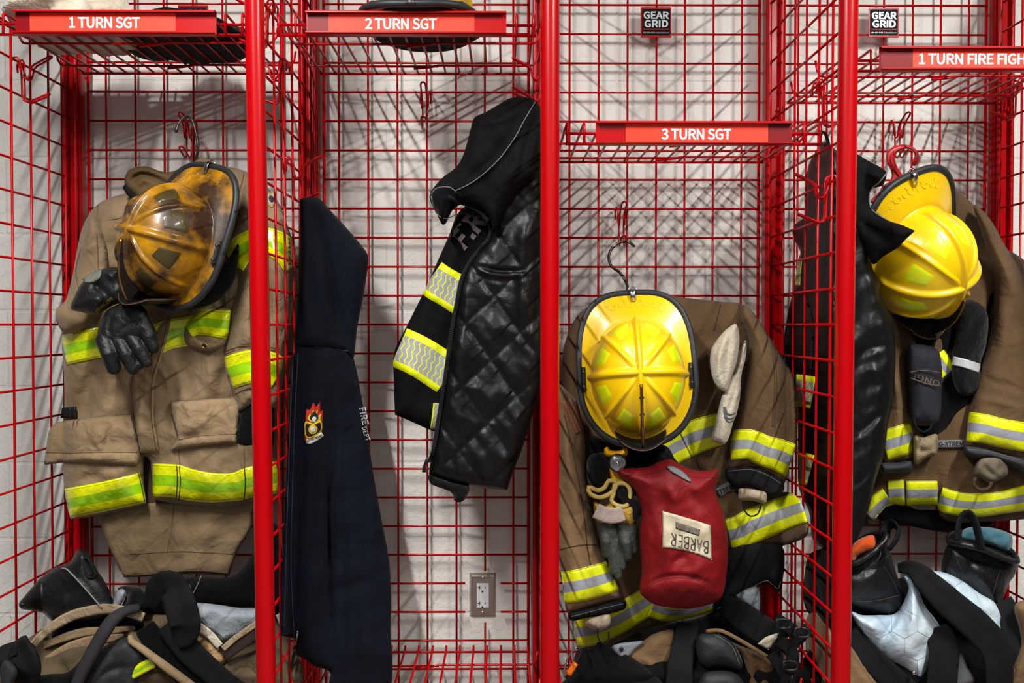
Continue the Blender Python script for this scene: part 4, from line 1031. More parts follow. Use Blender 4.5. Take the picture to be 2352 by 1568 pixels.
# ---- the heap below: boot, trousers, straps
GREYK = mat('charcoal_leather_knee', srgb(26, 29, 32), rough=0.68, col2=srgb(40, 43, 46), nscale=14, bump=0.3, bscale=150, wr=0.35, wrs=18)
def YL(Y):      # keep clear of the left partition
    return lambda x, y: np.minimum(Y, 1.100 * F / (1160 - np.asarray(x, float)))
def heapY(Y0, Y1, lim=None):      # heaps reach forward towards their foot
    def f(x, y):
        v = Y0 + (Y1 - Y0) * np.clip((np.asarray(y, float) - 1440) / 110, 0, 1)
        return v if lim is None else np.minimum(v, lim(x, y))
    return f
bt = thing('fire_boot', 'black leather boot top with a grey seam leaning on the left partition', 'boot', at(170, 1430, 2.15))
BO = Sheet([(43, 1388), (52, 1374), (95, 1325), (128, 1302), (160, 1290), (176, 1264), (190, 1261), (204, 1270), (214, 1296), (238, 1330), (252, 1358), (264, 1400), (240, 1420), (160, 1432), (120, 1425), (100, 1408), (75, 1402), (50, 1398)], YL(2.17), 0.045, 55, back=0.01, step=4.5,
           folds=[([(150, 1310), (190, 1345), (232, 1398)], 5, 0.004), ([(70, 1380), (110, 1405)], 8, -0.004), ([(175, 1290), (190, 1270)], 8, 0.006)], drape=[(50, 50, 90, 0.006, 8)])
BO.build('boot_shaft', LEATH, bt)
mb = MB(); px_tube([(140, 1307, 2.14), (152, 1306, 2.13), (190, 1345, 2.12), (234, 1396, 2.12)], 0.0018, mb); mb.build('grey_piping', GREYST, bt)
mb = MB(); px_tube([(188, 1288, 2.14), (192, 1310, 2.135), (205, 1326, 2.13), (220, 1322, 2.13), (214, 1302, 2.13), (202, 1282, 2.14)], 0.0055, mb, closed=True, flat=((0, 1, 0), 0.6)); mb.build('pull_loop', BLKW, bt)
Sheet([(190, 1290), (194, 1310), (205, 1323), (214, 1318), (208, 1298), (198, 1282)], (BO, 0.001), 0.001, 3, step=3).build('loop_opening', mat('deep_blue_black', srgb(6, 8, 14), rough=0.9), bt)

tr = thing('turnout_trousers', 'tan trousers heaped with black braces and cream waistband below the tan coat', 'trousers', at(330, 1590, 2.15))
M0_ = Sheet([(0, 1595), (0, 1530), (40, 1490), (80, 1455), (140, 1418), (200, 1402), (260, 1396), (330, 1400), (420, 1385), (520, 1390), (600, 1400), (640, 1430), (650, 1595)], heapY(2.24, 2.15, YL(2.3)), 0.05, 70, back=0.03, step=7,
            folds=[([(100, 1500), (200, 1450), (320, 1440)], 14, -0.014), ([(110, 1530), (210, 1480), (300, 1470)], 14, 0.010)], drape=[(-30, 60, 160, 0.014, 2)])
M0_.build('trouser_seat', mat('khaki_cloth', srgb(98, 82, 58), rough=0.9, col2=srgb(70, 58, 42), nscale=10, bump=0.3, bscale=400, wr=0.6, wrs=20), tr)
# waistband arc, cream, with tan layers under it
WB = strip(lambda x, y: YL(2.165)(x, y) - 0.03, [(76, 1480), (110, 1446), (160, 1416), (205, 1403), (245, 1398), (290, 1404), (330, 1418)], [16, 24, 24, 22], 'waistband', CREAMD, tr, off=0.012)
INN = Sheet([(120, 1452), (170, 1424), (215, 1412), (265, 1410), (320, 1420), (330, 1440), (290, 1452), (230, 1452), (170, 1456), (130, 1470)], 2.170, 0.006, 12, step=4.5); INN.build('black_inner_lining', BLK, tr)
for pts, w in (([(78, 1494), (130, 1470), (190, 1452), (250, 1448), (310, 1442)], 20), ([(100, 1520), (160, 1488), (220, 1470), (285, 1462)], 26), ([(110, 1545), (170, 1512), (240, 1490), (300, 1476)], 22)):
    strip(2.158, pts, [w * 0.6, w, w, w * 0.5], 'tan_fold', TANL, tr, off=0.014)
KN = Sheet([(165, 1595), (172, 1556), (195, 1518), (240, 1484), (285, 1462), (322, 1476), (338, 1510), (322, 1550), (300, 1595)], 2.11, 0.045, 50, back=0.03, step=5,
           folds=[([(200, 1590), (250, 1540), (310, 1530)], 9, -0.010), ([(230, 1500), (270, 1490), (290, 1470)], 8, 0.006)], drape=[(40, 40, 80, 0.008, 3)])
KN.build('knee_patch', GREYK, tr); seams(KN, [[(174, 1575), (186, 1535), (215, 1505), (262, 1476)]], tr, SEAMT)
HP = Sheet([(290, 1470), (310, 1450), (430, 1540), (560, 1500), (640, 1490), (650, 1595), (300, 1595), (336, 1520)], 2.13, 0.03, 30, step=6, drape=[(20, 50, 90, 0.014, 7)]); HP.build('trouser_leg', mat('khaki_cloth', srgb(98, 82, 58)), tr)
strip(2.085, [(300, 1548), (352, 1520)], 26, 'lime_trim', TRIM_LIME, tr, off=0.01)
LT = Sheet([(408, 1392), (450, 1384), (500, 1388), (545, 1395), (600, 1400), (600, 1440), (560, 1455), (512, 1478), (490, 1462), (440, 1432), (412, 1424)], 2.13, 0.03, 30, step=4.5, folds=[([(420, 1400), (470, 1395), (520, 1410)], 10, 0.004)], drape=[(70, 26, 60, 0.008, 9)])
LT.build('grey_lining', GREYLIN, tr)
strip(2.093, [(412, 1418), (445, 1432), (480, 1456), (505, 1484)], [16, 20, 20, 18], 'cream_binding', CREAM, tr, off=0.007)
TP = Sheet([(410, 1434), (440, 1442), (480, 1466), (512, 1500), (520, 1520), (488, 1552), (470, 1545), (430, 1512), (415, 1470)], 2.115, 0.03, 26, step=4.5, drape=[(30, 30, 50, 0.007, 4)]); TP.build('tan_facing', mat('light_tan_facing', srgb(176, 142, 100), rough=0.9, col2=srgb(150, 116, 78), nscale=12, bump=0.3, bscale=300, wr=0.5, wrs=26), tr)
strip(2.085, [(512, 1490), (545, 1462), (600, 1425)], 14, 'cream_placket', CREAMD, tr, off=0.01); strip(2.088, [(514, 1508), (550, 1482), (600, 1446)], 24, 'brown_placket', mat('dark_brown_leather', srgb(48, 32, 28), rough=0.55), tr, off=0.008)
mb = MB(); px_tube([(300, 1458, 2.075), (302, 1472, 2.07), (330, 1492, 2.065), (380, 1530, 2.06), (440, 1575, 2.05), (460, 1595, 2.05)], [0.006, 0.009, 0.010, 0.012, 0.012, 0.012], mb, n=12, flat=((0, 1, 0), 0.8)); mb.build('tan_piping', TANL, tr)
# braces
def strap(pts, w, th, m, parent, name='brace', nn=10):
    """thick webbing: pts (px,py,Y); w half-width m"""
    mb = MB(); px_tube(pts, w, mb, n=nn, flat=((0, 1, 0), 1.0)); 
    o = mb.build(name, m, parent); return o
def web(pts, w, name, m, parent, Ys=2.08, th=0.006, label=None, fold=0.0):
    """flat strap lying in the heap: a thin sheet along a line; w px (list), Ys base depths along the line (list)"""
    C = smooth_line(pts, 7.0); n = len(C); W = np.interp(np.linspace(0, 1, n), np.linspace(0, 1, len(w) if hasattr(w, '__len__') else 2), w if hasattr(w, '__len__') else [w, w])
    YY = np.interp(np.linspace(0, 1, n), np.linspace(0, 1, len(Ys)), Ys) if hasattr(Ys, '__len__') else np.full(n, Ys)
    T_ = np.gradient(C, axis=0); T_ /= np.linalg.norm(T_, axis=1)[:, None] + 1e-9; Nn = np.stack([-T_[:, 1], T_[:, 0]], 1)
    prof = [(-0.5, 0.5), (-0.46, 0.0), (-0.40, -0.12), (-0.2, 0.0), (0, 0.06), (0.2, 0.0), (0.40, -0.12), (0.46, 0.0), (0.5, 0.5), (0.4, 1.0), (0, 1.0), (-0.4, 1.0)]
    rows = []
    for i in range(n):
        row = []
        for a, b in prof:
            px_, py_ = C[i] + Nn[i] * W[i] * a; row.append(tuple(at(px_, py_, YY[i] + b * th + fold * a)))
        rows.append(row)
    mb = MB(); mb.grid(rows, wrapu=True, flip=True); k = len(prof)
    mb.add(rows[0], [list(range(k))]); mb.add(rows[-1], [list(range(k))[::-1]])
    o = mb.build(name, m, parent, sharp=60)
    if label: o['label'] = label
    return o
web([(345, 1395), (352, 1375), (372, 1345), (400, 1352), (425, 1440), (400, 1460)], [30, 60, 70, 76, 74, 66], 'black_brace', BLKW, tr, [2.10, 2.08, 2.06, 2.04, 2.035, 2.05], 0.010)
web([(385, 1430), (440, 1500), (520, 1570), (560, 1595)], [60, 62, 56, 50], 'black_brace', BLKW, tr, [2.07, 2.055, 2.05, 2.05], 0.008)
web([(332, 1440), (380, 1500), (430, 1550), (470, 1595)], [50, 56, 60, 60], 'black_brace', BLK, tr, [2.10, 2.08, 2.07, 2.06], 0.008)
mb = MB(); px_tube([(318, 1396, 2.12), (290, 1402, 2.10), (262, 1420, 2.075), (240, 1450, 2.06), (205, 1510, 2.05), (180, 1560, 2.045), (168, 1595, 2.045)], [0.012, 0.014, 0.017, 0.018, 0.017, 0.015, 0.015], mb, n=14, flat=((0, 1, 0), 0.8)); mb.build('charcoal_elastic_brace', mat('charcoal_elastic', srgb(34, 33, 38), rough=0.85, bump=0.3, bscale=600), tr)
web([(58, 1462), (40, 1488), (14, 1512), (60, 1545), (90, 1540)], [10, 40, 62, 60, 30], 'brace_end', BLKW, tr, [2.03, 2.0, 1.97, 2.0, 2.03], 0.010)
ww = Sheet([(10, 1518), (54, 1460), (70, 1475), (88, 1500), (95, 1530), (90, 1552), (60, 1553), (30, 1535)], YL(1.985), 0.012, 12, step=4.5, drape=[(40, 30, 50, 0.006, 3)]); ww.build('brace_patch', BLKW, tr)
dk = Sheet([(60, 1595), (62, 1560), (110, 1548), (150, 1545), (172, 1530), (200, 1500), (190, 1540), (175, 1595)], 2.08, 0.025, 18, step=5, drape=[(60, 30, 60, 0.008, 5)]); dk.build('black_hem', BLK, tr)
lf = Sheet([(0, 1595), (0, 1535), (16, 1515), (40, 1540), (30, 1570), (20, 1595)], YL(1.97), 0.02, 16, step=5); lf.build('grey_cuff', mat('charcoal_elastic', srgb(34, 33, 38)), tr)
# other things in the heap
hb = Sheet([(330, 1410), (345, 1360), (380, 1335), (450, 1325), (540, 1320), (600, 1240), (640, 1210), (645, 1400), (560, 1400), (440, 1400), (420, 1420)], 2.24, 0.05, 30, back=0.05, step=6, drape=[(20, 60, 100, 0.010, 13)])
o = hb.build('equipment_bag', BLK); tag(o, 'black soft bag behind the white cloth, under the tail of the tan coat', 'bag')
mb = MB(); px_tube([(462, 1322, 2.185), (450, 1350, 2.185), (434, 1380, 2.185)], 0.0012, mb); mb.build('grey_piping', GREYST, o)
wc = Sheet([(382, 1335), (395, 1328), (420, 1330), (437, 1345), (438, 1362), (425, 1375), (402, 1388), (390, 1370), (380, 1350)], 2.15, 0.03, 26, step=4, drape=[(30, 20, 30, 0.006, 8)])
o = wc.build('cotton_rag', CREAM); tag(o, 'fluffy white rag tucked beside the wide black strap', 'rag')
gc = Sheet([(258, 1388), (266, 1362), (278, 1352), (290, 1358), (284, 1378), (270, 1396), (250, 1398)], 2.15, 0.02, 14, step=3.5, drape=[(30, 16, 30, 0.004, 8)])
o = gc.build('lining_cloth', GREYLIN); tag(o, 'small pale grey cloth end between the boot top and the black strap', 'cloth')
bc = Sheet([(270, 1352), (290, 1344), (325, 1348), (340, 1370), (330, 1400), (280, 1400), (286, 1376), (290, 1360)], 2.17, 0.03, 20, step=4.5, drape=[(30, 26, 40, 0.008, 5)])
o = bc.build('knit_beanie', BLKK); tag(o, 'black knit beanie between the grey cloth and the wide black strap', 'hat')
# ================================================================== bay two: 2 TURN SGT
NAVY = mat('navy_fleece', srgb(9, 14, 27), rough=0.95, sheen=0.02, col2=srgb(6, 9, 18), nscale=5, bump=0.35, bscale=420, wr=0.5, wrs=9, spec=0.15)
hd = thing('hoodie', 'navy hooded sweatshirt hanging on the partition with a fire department crest', 'sweatshirt', at(770, 1560, 2.12))
def HY(x, y):
    x = np.asarray(x, float); lo = 0.085 * np.clip((np.asarray(y, float) - 1250) / 250, 0, 1); return -lo * np.clip((x - 680) / 120, 0, 1) + np.minimum(np.clip(2.075 + (x - 650) * 0.0011, 2.06, 2.23) - 0.012, 0.492 * F / (1160 - np.minimum(x, 900)))
HB = Sheet([(690, 790), (790, 792), (812, 822), (834, 932), (856, 1078), (874, 1181), (893, 1283), (898, 1371), (897, 1444), (890, 1588), (765, 1588), (758, 1543), (725, 1530), (695, 1510), (682, 1503), (678, 1466, 1), (645, 1459, 1), (645, 1400), (651, 1225), (660, 1042), (665, 932), (669, 859), (676, 810)],
           HY, 0.036, 42, back=0.02, step=5.5, edge=0.4,
           folds=[([(766, 960), (764, 1040), (755, 1150), (757, 1300), (760, 1560)], 11, -0.034), ([(790, 980), (800, 1150), (830, 1400), (830, 1560)], 32, 0.030), ([(700, 850), (712, 1000), (705, 1200), (710, 1450)], 20, 0.020), ([(675, 900), (682, 1150), (680, 1400)], 7, -0.006),
                  ([(845, 1330), (800, 1350), (770, 1345)], 16, -0.008), ([(760, 1020), (800, 990), (832, 965)], 5, -0.004), ([(740, 830), (760, 900), (770, 950)], 16, 0.008)], drape=[(4, 40, 320, 0.016, 3), (75, 50, 110, 0.006, 9)])
HB.build('body', NAVY, hd)
HH = Sheet([(689, 456, 1), (712, 452), (734, 456), (756, 480), (775, 500), (802, 530), (827, 559), (843, 582), (846, 602), (841, 640), (833, 690), (820, 757), (812, 822), (790, 812), (740, 800), (685, 797), (676, 795), (682, 700), (687, 600)],
           lambda x, y: HY(x, y) - 0.006, 0.036, 30, back=0.015, step=5,
           folds=[([(700, 470), (706, 560), (700, 700)], 10, 0.016), ([(722, 470), (745, 560), (770, 700), (785, 800)], 12, -0.028), ([(760, 520), (800, 600), (810, 700)], 24, 0.012), ([(735, 520), (742, 640), (750, 780)], 14, 0.010), ([(690, 480), (690, 780)], 5, -0.006)], drape=[(-14, 36, 220, 0.013, 5)])
HH.build('hood', NAVY, hd)
seams(HB, [[(674, 812), (668, 930), (662, 1100), (656, 1300), (652, 1440)], [(684, 812), (678, 930), (672, 1100), (668, 1300), (676, 1470)]], hd, mat('navy_thread', srgb(34, 42, 62), rough=0.9), name='front_zip_tape', r=0.0013)
seams(HH, [[(690, 797), (740, 799), (800, 806)]], hd, mat('navy_thread', srgb(34, 42, 62)), name='neck_seam', r=0.0014)
# crest: flames, shield, scroll
cr = Sheet([(700, 978), (697, 990), (700, 1012), (708, 1019), (725, 1013), (738, 1004), (741, 992), (740, 975), (743, 960), (741, 940), (737, 945), (735, 922), (727, 934), (720, 924), (712, 940), (703, 940), (701, 958)], (HB, 0.0018), 0.0012, 4, step=2.5)
c_ = cr.build('crest', mat('crest_red', srgb(190, 34, 24), rough=0.7), hd, label='fire department crest in red, yellow and white')
YC = mat('crest_yellow', srgb(226, 190, 40), rough=0.7); WC = mat('crest_white', srgb(214, 214, 208), rough=0.7); KC = mat('crest_black', srgb(14, 14, 16), rough=0.7)
Sheet([(706, 962), (714, 948), (712, 962), (720, 940), (722, 955), (730, 940), (730, 955), (738, 950), (734, 972), (718, 970)], (HB, 0.0036), 0.0004, 3, step=2).build('crest_flames', YC, c_)
Sheet([(712, 957), (722, 945), (731, 956), (728, 966), (716, 966)], (HB, 0.0044), 0.0004, 3, step=2).build('crest_helmet', KC, c_)
Sheet([(717, 960), (723, 956), (728, 961), (724, 968), (718, 968)], (HB, 0.0052), 0.0004, 2, step=2).build('crest_face', WC, c_)
Sheet([(701, 968), (720, 972), (738, 966), (739, 990), (720, 1004), (703, 1006), (699, 990)], (HB, 0.0040), 0.0006, 3, step=2).build('crest_shield', YC, c_)
Sheet([(704, 972), (720, 976), (735, 970), (736, 988), (720, 1000), (706, 1002), (702, 988)], (HB, 0.0052), 0.0004, 3, step=2).build('crest_field', KC, c_)
Sheet([(712, 978), (722, 976), (730, 984), (726, 995), (714, 997), (708, 988)], (HB, 0.0062), 0.0004, 3, step=2).build('crest_ring', YC, c_)
Sheet([(715, 981), (721, 980), (726, 985), (723, 992), (716, 993), (712, 987)], (HB, 0.0070), 0.0004, 3, step=2).build('crest_centre', WC, c_)
strip(HB, [(703, 1012), (712, 1014), (726, 1007), (741, 996)], 10, 'crest_scroll', WC, c_, off=0.0062, rows=4, step=2)
decal_text(HB, 'DEPARTMENT', 703, 1014, 740, 999, 5, KC, c_, bold=0.03, off=0.0076)
decal_text(HB, 'FIRE', 832, 935, 840, 975, 14, SILV, hd, bold=0.03, name='back_lettering'); decal_text(HB, 'DEPT', 836, 980, 846, 1012, 10, SILV, hd, bold=0.03, name='back_lettering')
mb = MB(); z0 = HB.P(683, 1448, 0.003); z1 = HB.P(681, 1478, 0.003); mb.tube([z0, (z0 + z1) / 2, z1], [0.003, 0.0018, 0.0026], n=8); mb.build('zip_pull', METAL, hd)

# black high visibility jacket, turned open on its quilted lining ------------
OUT = mat('black_shell_cloth', srgb(11, 11, 12), rough=0.8, bump=0.2, bscale=600, wr=0.4, wrs=14, spec=0.12)
QUI = mat('black_satin_lining', srgb(7, 9, 10), rough=0.42, sheen=0.0, wr=0.25, wrs=13, spec=0.32, bump=0.06, bscale=300)
jk = thing('work_jacket', 'black jacket with yellow and silver bands, open on its diamond quilted lining', 'jacket', at(1100, 1125, 2.14))
JO = Sheet([(1100, 470), (1055, 486), (1030, 544), (1007, 595), (976, 665), (928, 761), (905, 812), (905, 880), (907, 952, 1), (945, 968), (984, 986, 1), (1060, 990), (1150, 800), (1150, 560)], 2.20, 0.035, 40, back=0.04, step=5,
           folds=[([(1060, 500), (1010, 640), (950, 800)], 24, 0.008), ([(1040, 560), (1000, 700), (960, 900)], 14, -0.006)], drape=[(25, 50, 160, 0.009, 21)])
JO.build('shell_front', OUT, jk)
strip(JO, [(990, 637), (1012, 652), (1040, 668), (1075, 692)], 86, 'reflective_band', TRIMHV, jk, off=0.003)
strip(JO, [(916, 797), (950, 812), (985, 832), (1030, 862)], 94, 'reflective_band', TRIMHV, jk, off=0.003)
strip(JO, [(978, 972), (1000, 940), (1002, 925)], [6, 10, 14], 'reflective_band', TRIMHV, jk, off=0.002) if False else None
q0 = np.array([1135.0, 681.0]); QA = np.array([-67.0, 62.5]); QB = np.array([60.0, 83.0]); QI = np.linalg.inv(np.array([QA, QB]).T)
def quilt(x, y):
    dx, dy = x - q0[0], y - q0[1]; a = QI[0, 0] * dx + QI[0, 1] * dy; b = QI[1, 0] * dx + QI[1, 1] * dy
    fa = np.abs(a - np.round(a)) * 2; fb = np.abs(b - np.round(b)) * 2          # 0 at a seam, 1 in the middle
    m_ = np.minimum(fa, fb); g = np.clip(m_ / 0.9, 0, 1); puff = 0.011 * np.power(g, 0.55)
    k = np.clip((y - 380) / 160, 0, 1)
    return (puff - 0.006) * k
JQ = Sheet([(1190, 400), (1205, 330), (1235, 300), (1249, 420), (1251, 560), (1250, 700), (1248, 837), (1228, 933), (1200, 1028), (1180, 1080), (1165, 1125, 1), (1103, 1119), (1039, 1108), (985, 1089, 1), (990, 1050), (996, 1000),
            (1017, 869), (1030, 774), (1043, 703), (1058, 633), (1097, 576), (1129, 531), (1140, 480)], 2.150, 0.035, 34, back=0.04, step=4.2, edge=0.6,
           extra=quilt, folds=[([(1095, 610), (1150, 622), (1215, 620)], 5, -0.010), ([(1090, 632), (1150, 644), (1210, 636)], 6, -0.004), ([(1100, 620), (1150, 632), (1212, 628)], 6, 0.006), ([(1000, 1080), (1080, 1098), (1165, 1108)], 5, -0.006),
                              ([(1225, 480), (1200, 600), (1215, 800)], 18, 0.012), ([(1080, 680), (1060, 800), (1040, 950)], 26, 0.010), ([(1240, 560), (1235, 760)], 12, -0.012)], drape=[(-35, 26, 70, 0.0035, 22), (40, 30, 80, 0.002, 24)])
JQ.build('quilted_lining', QUI, jk)
# hood and collar
JH = Sheet([(1170, 226), (1200, 222), (1229, 230), (1246, 264), (1252, 330), (1240, 400), (1200, 430), (1165, 470), (1135, 530), (1127, 508), (1103, 482), (1071, 468), (1040, 470), (1022, 500), (1016, 516), (1004, 492), (991, 468), (988, 444), (1014, 410), (1046, 385), (1062, 360), (1072, 330), (1081, 296), (1090, 270), (1116, 257), (1145, 240)],
           2.105, 0.045, 34, back=0.05, step=4.5,
           folds=[([(1215, 240), (1180, 320), (1120, 390), (1045, 440)], 7, 0.008), ([(1180, 250), (1130, 330), (1060, 400)], 22, 0.010), ([(1225, 300), (1190, 380), (1140, 440)], 20, 0.012), ([(1235, 260), (1205, 350), (1190, 420)], 10, -0.012), ([(1010, 440), (1040, 448), (1060, 466)], 10, -0.008), ([(1100, 280), (1150, 275), (1200, 250)], 10, 0.008)], drape=[(-40, 40, 100, 0.007, 3)])
JH.build('hood', OUT, jk)
PIPE = mat('grey_piping', srgb(110, 112, 116), rough=0.5)
seams(JH, [[(1229, 234), (1205, 275), (1180, 320), (1140, 372), (1090, 415), (1042, 440)]], jk, PIPE, name='hood_piping', r=0.0012)
CAV = Sheet([(990, 446), (1014, 428), (1036, 430), (1058, 446), (1064, 464), (1040, 482), (1020, 516), (1002, 488)], (JH, 0.001), 0.002, 8, step=3.5); CAV.build('collar_lining', BLK, jk)
seams(CAV, [[(989, 448), (1000, 434), (1016, 429), (1036, 431), (1048, 442)], [(990, 450), (996, 474), (1006, 494), (1026, 502), (1050, 490)]], jk, PIPE, name='collar_piping', r=0.0013)
def zipper(host, pts, parent, gap=4.2, off=0.002, r=0.0042):
    C = smooth_line(pts, gap); D = (host.surf(C[:, 0], C[:, 1]) if isinstance(host, Sheet) else np.full(len(C), float(host))) - off; P = atn(C[:, 0], C[:, 1], D)
    mb = MB(); mb.tube([Vector(p) for p in P], r, n=8); tp = mb.build('zip_tape', BLKW, parent)
    mb = MB()
    for i in range(1, len(P) - 1):
        t_ = Vector(P[i + 1] - P[i - 1]).normalized(); n_ = t_.cross(Vector((0, 1, 0))).normalized(); c0 = Vector(P[i]) + Vector((0, -r * 0.6, 0))
        mb.tube([c0 - n_ * r * 1.1, c0 + n_ * r * 1.1], 0.0012, n=5)
    mb.build('zip_teeth', mat('dark_zip_teeth', srgb(44, 46, 50), rough=0.3, spec=0.6), tp); return tp
zipper(JQ, [(1058, 484), (1085, 492), (1112, 500), (1126, 520), (1122, 548), (1095, 580), (1064, 630), (1048, 700), (1036, 772), (1022, 868), (1008, 960), (1000, 1010), (992, 1044), (984, 1060)], jk, off=0.010)
zipper(JH, [(1030, 452), (1050, 462), (1075, 472), (1102, 486), (1122, 508)], jk)
mb = MB(); px_tube([(984, 1050, 2.10), (976, 1066, 2.10), (974, 1084, 2.10)], [0.004, 0.003, 0.005], mb, flat=((1, 0, 0), 0.5)); mb.build('zip_pull', FINB, jk)
strip(JO, [(996, 985), (1001, 955), (1003, 925)], [16, 18, 16], 'reflective_band', TRIMHV, jk, off=0.012)
CF = Sheet([(986, 1090), (1040, 1106), (1076, 1116), (1072, 1140), (1060, 1152), (1044, 1150), (1036, 1130), (1000, 1116), (988, 1108)], 2.15, 0.025, 14, step=4, drape=[(0, 10, 40, 0.004, 2)]); CF.build('knit_cuff', BLKK, jk)
decal_text(JO, 'FIRE', 1048, 560, 1122, 470, 44, mat('grey_back_letters', srgb(120, 110, 112), rough=0.6), jk, bold=0.05, off=0.003, name='back_lettering')
# dark hanging loops at the top right
mb = MB(); px_tube([(1236, 262, 2.10), (1250, 280, 2.12), (1248, 320, 2.12)], 0.006, mb, flat=((0, 1, 0), 0.4)); mb.build('hanging_loop', BLKW, jk)

# yellow helmet standing on the shelf of bay two
cx = at(964, 20, 2.00).x
h2, T2 = helmet('fire_helmet', 'yellow fire helmet standing on the shelf above the 2 TURN SGT sign', (cx, 2.085, ZS[1] + 0.038), (0, 0, 1), (0.04, 1, 0), YSH, RPAT, scale=0.93, dark_under=False)
mb = MB(); rows = []
for i in range(11):
    u = i / 10; rr = [0.9, 0.97, 1, 1, 0.95, 0.85, 0.7, 0.5, 0.3, 0.12, 0.01][i]; zz = [-0.004, -0.005, -0.006, -0.007, -0.008, -0.008, -0.010, -0.011, -0.012, -0.012, -0.012][i] + ZS[1] + 0.0165
    rows.append([(cx + 0.124 * rr * math.cos(a), 2.068 + 0.166 * rr * math.sin(a), zz) for a in np.linspace(0, 2 * math.pi, 49)[:-1]])
mb.grid(rows, wrapu=True, flip=True); mb.build('ear_cover', BLKK, h2)
mb = MB(); zz_ = ZS[1] + 0.020
mb.tube([(cx - 0.122, 2.04, zz_ + 0.006), (cx - 0.118, 1.975, zz_ + 0.002), (cx - 0.095, 1.925, zz_), (cx - 0.04, 1.902, zz_ - 0.002), (cx + 0.04, 1.902, zz_ - 0.002), (cx + 0.095, 1.925, zz_), (cx + 0.118, 1.975, zz_ + 0.002), (cx + 0.122, 2.04, zz_ + 0.006)], 0.0048, n=12); mb.build('goggle_strap', BLKK, h2)
# ================================================================== bay three: 3 TURN SGT
def YR(Y):      # keep clear of the partition to the right
    return lambda x, y: np.minimum(Y, 0.686 * F / (np.maximum(np.asarray(x, float), 1500) - VX))
c3 = thing('turnout_coat', 'brown firefighter coat with yellow and silver trim behind the red bag', 'coat', at(1560, 1500, 2.24))
T3 = Sheet([(1430, 668), (1500, 672), (1560, 682), (1650, 692), (1703, 700), (1735, 740), (1745, 830), (1735, 950), (1700, 1090), (1735, 1130), (1810, 1130), (1838, 1150), (1850, 1180), (1858, 1212), (1846, 1236), (1783, 1258), (1709, 1282), (1678, 1272, 1), (1670, 1330), (1643, 1402, 1),
            (1580, 1420), (1511, 1438), (1450, 1464), (1395, 1483), (1345, 1490), (1329, 1486, 1), (1320, 1450), (1320, 1380), (1310, 1250), (1300, 1000), (1290, 860), (1300, 780), (1330, 720), (1380, 690)],
           YR(2.265), 0.055, 80, back=0.05, step=5.5, edge=0.45,
           folds=[([(1560, 700), (1620, 740), (1650, 800)], 26, -0.010), ([(1610, 800), (1600, 900), (1570, 980)], 26, 0.012), ([(1655, 1120), (1690, 1140), (1740, 1150)], 14, 0.010), ([(1680, 1190), (1702, 1220), (1700, 1280)], 9, -0.010), ([(1600, 1050), (1650, 1090)], 18, 0.010),
                  ([(1505, 1395), (1508, 1440)], 7, -0.008), ([(1420, 1440), (1440, 1470)], 12, 0.006), ([(1575, 980), (1590, 1060)], 7, -0.010)],
           drape=[(8, 70, 240, 0.010, 33), (80, 50, 100, 0.004, 38)])
T3.build('coat_body', BROWN, c3)
strip(T3, [(1525, 1045), (1550, 1028), (1574, 1016)], [70, 72], 'reflective_trim', TRIM3, c3); strip(T3, [(1572, 1014), (1606, 999), (1656, 984)], [78, 74], 'reflective_trim', TRIM3, c3, off=0.006)
strip(T3, [(1674, 1229), (1700, 1222), (1726, 1208), (1770, 1190), (1815, 1173), (1846, 1163)], [76, 80, 72], 'reflective_trim', TRIM3, c3, off=0.005)
strip(T3, [(1320, 1452), (1360, 1446), (1410, 1428), (1450, 1404), (1500, 1372)], [74, 66, 66], 'reflective_trim', TRIM3, c3, off=0.005)
strip(T3, [(1498, 1392), (1530, 1404), (1580, 1405), (1640, 1386)], [52, 44, 30], 'reflective_trim', TRIM3, c3, off=0.006)
decal = strip(T3, [(1650, 1132), (1668, 1120), (1698, 1112)], 22, 'fabric_tag', mat('grey_fabric_tag', srgb(112, 112, 116), rough=0.8), c3, off=0.006)
decal_text(T3, 'XTREME', 1645, 1134, 1692, 1115, 12, KC, decal, bold=0.02, off=0.0075)
seams(T3, [[(1530, 690), (1560, 760), (1600, 790)], [(1655, 700), (1640, 760)], [(1600, 1056), (1620, 1090), (1650, 1110)]], c3, SEAMB)
LN = Sheet([(1640, 1404), (1700, 1372), (1757, 1340), (1775, 1348), (1790, 1358), (1797, 1340), (1800, 1262), (1760, 1240), (1670, 1262), (1655, 1330)], YR(2.24), 0.03, 26, back=0.02, step=5, drape=[(60, 50, 90, 0.008, 3)])
LN.build('black_liner', mat('dark_liner', srgb(16, 17, 19), rough=0.85, bump=0.3, bscale=400, spec=0.2), c3)
seams(LN, [[(1644, 1400), (1700, 1367), (1755, 1334), (1774, 1342), (1787, 1352), (1793, 1335)]], c3, GREYST, name='liner_stitching', r=0.0008)
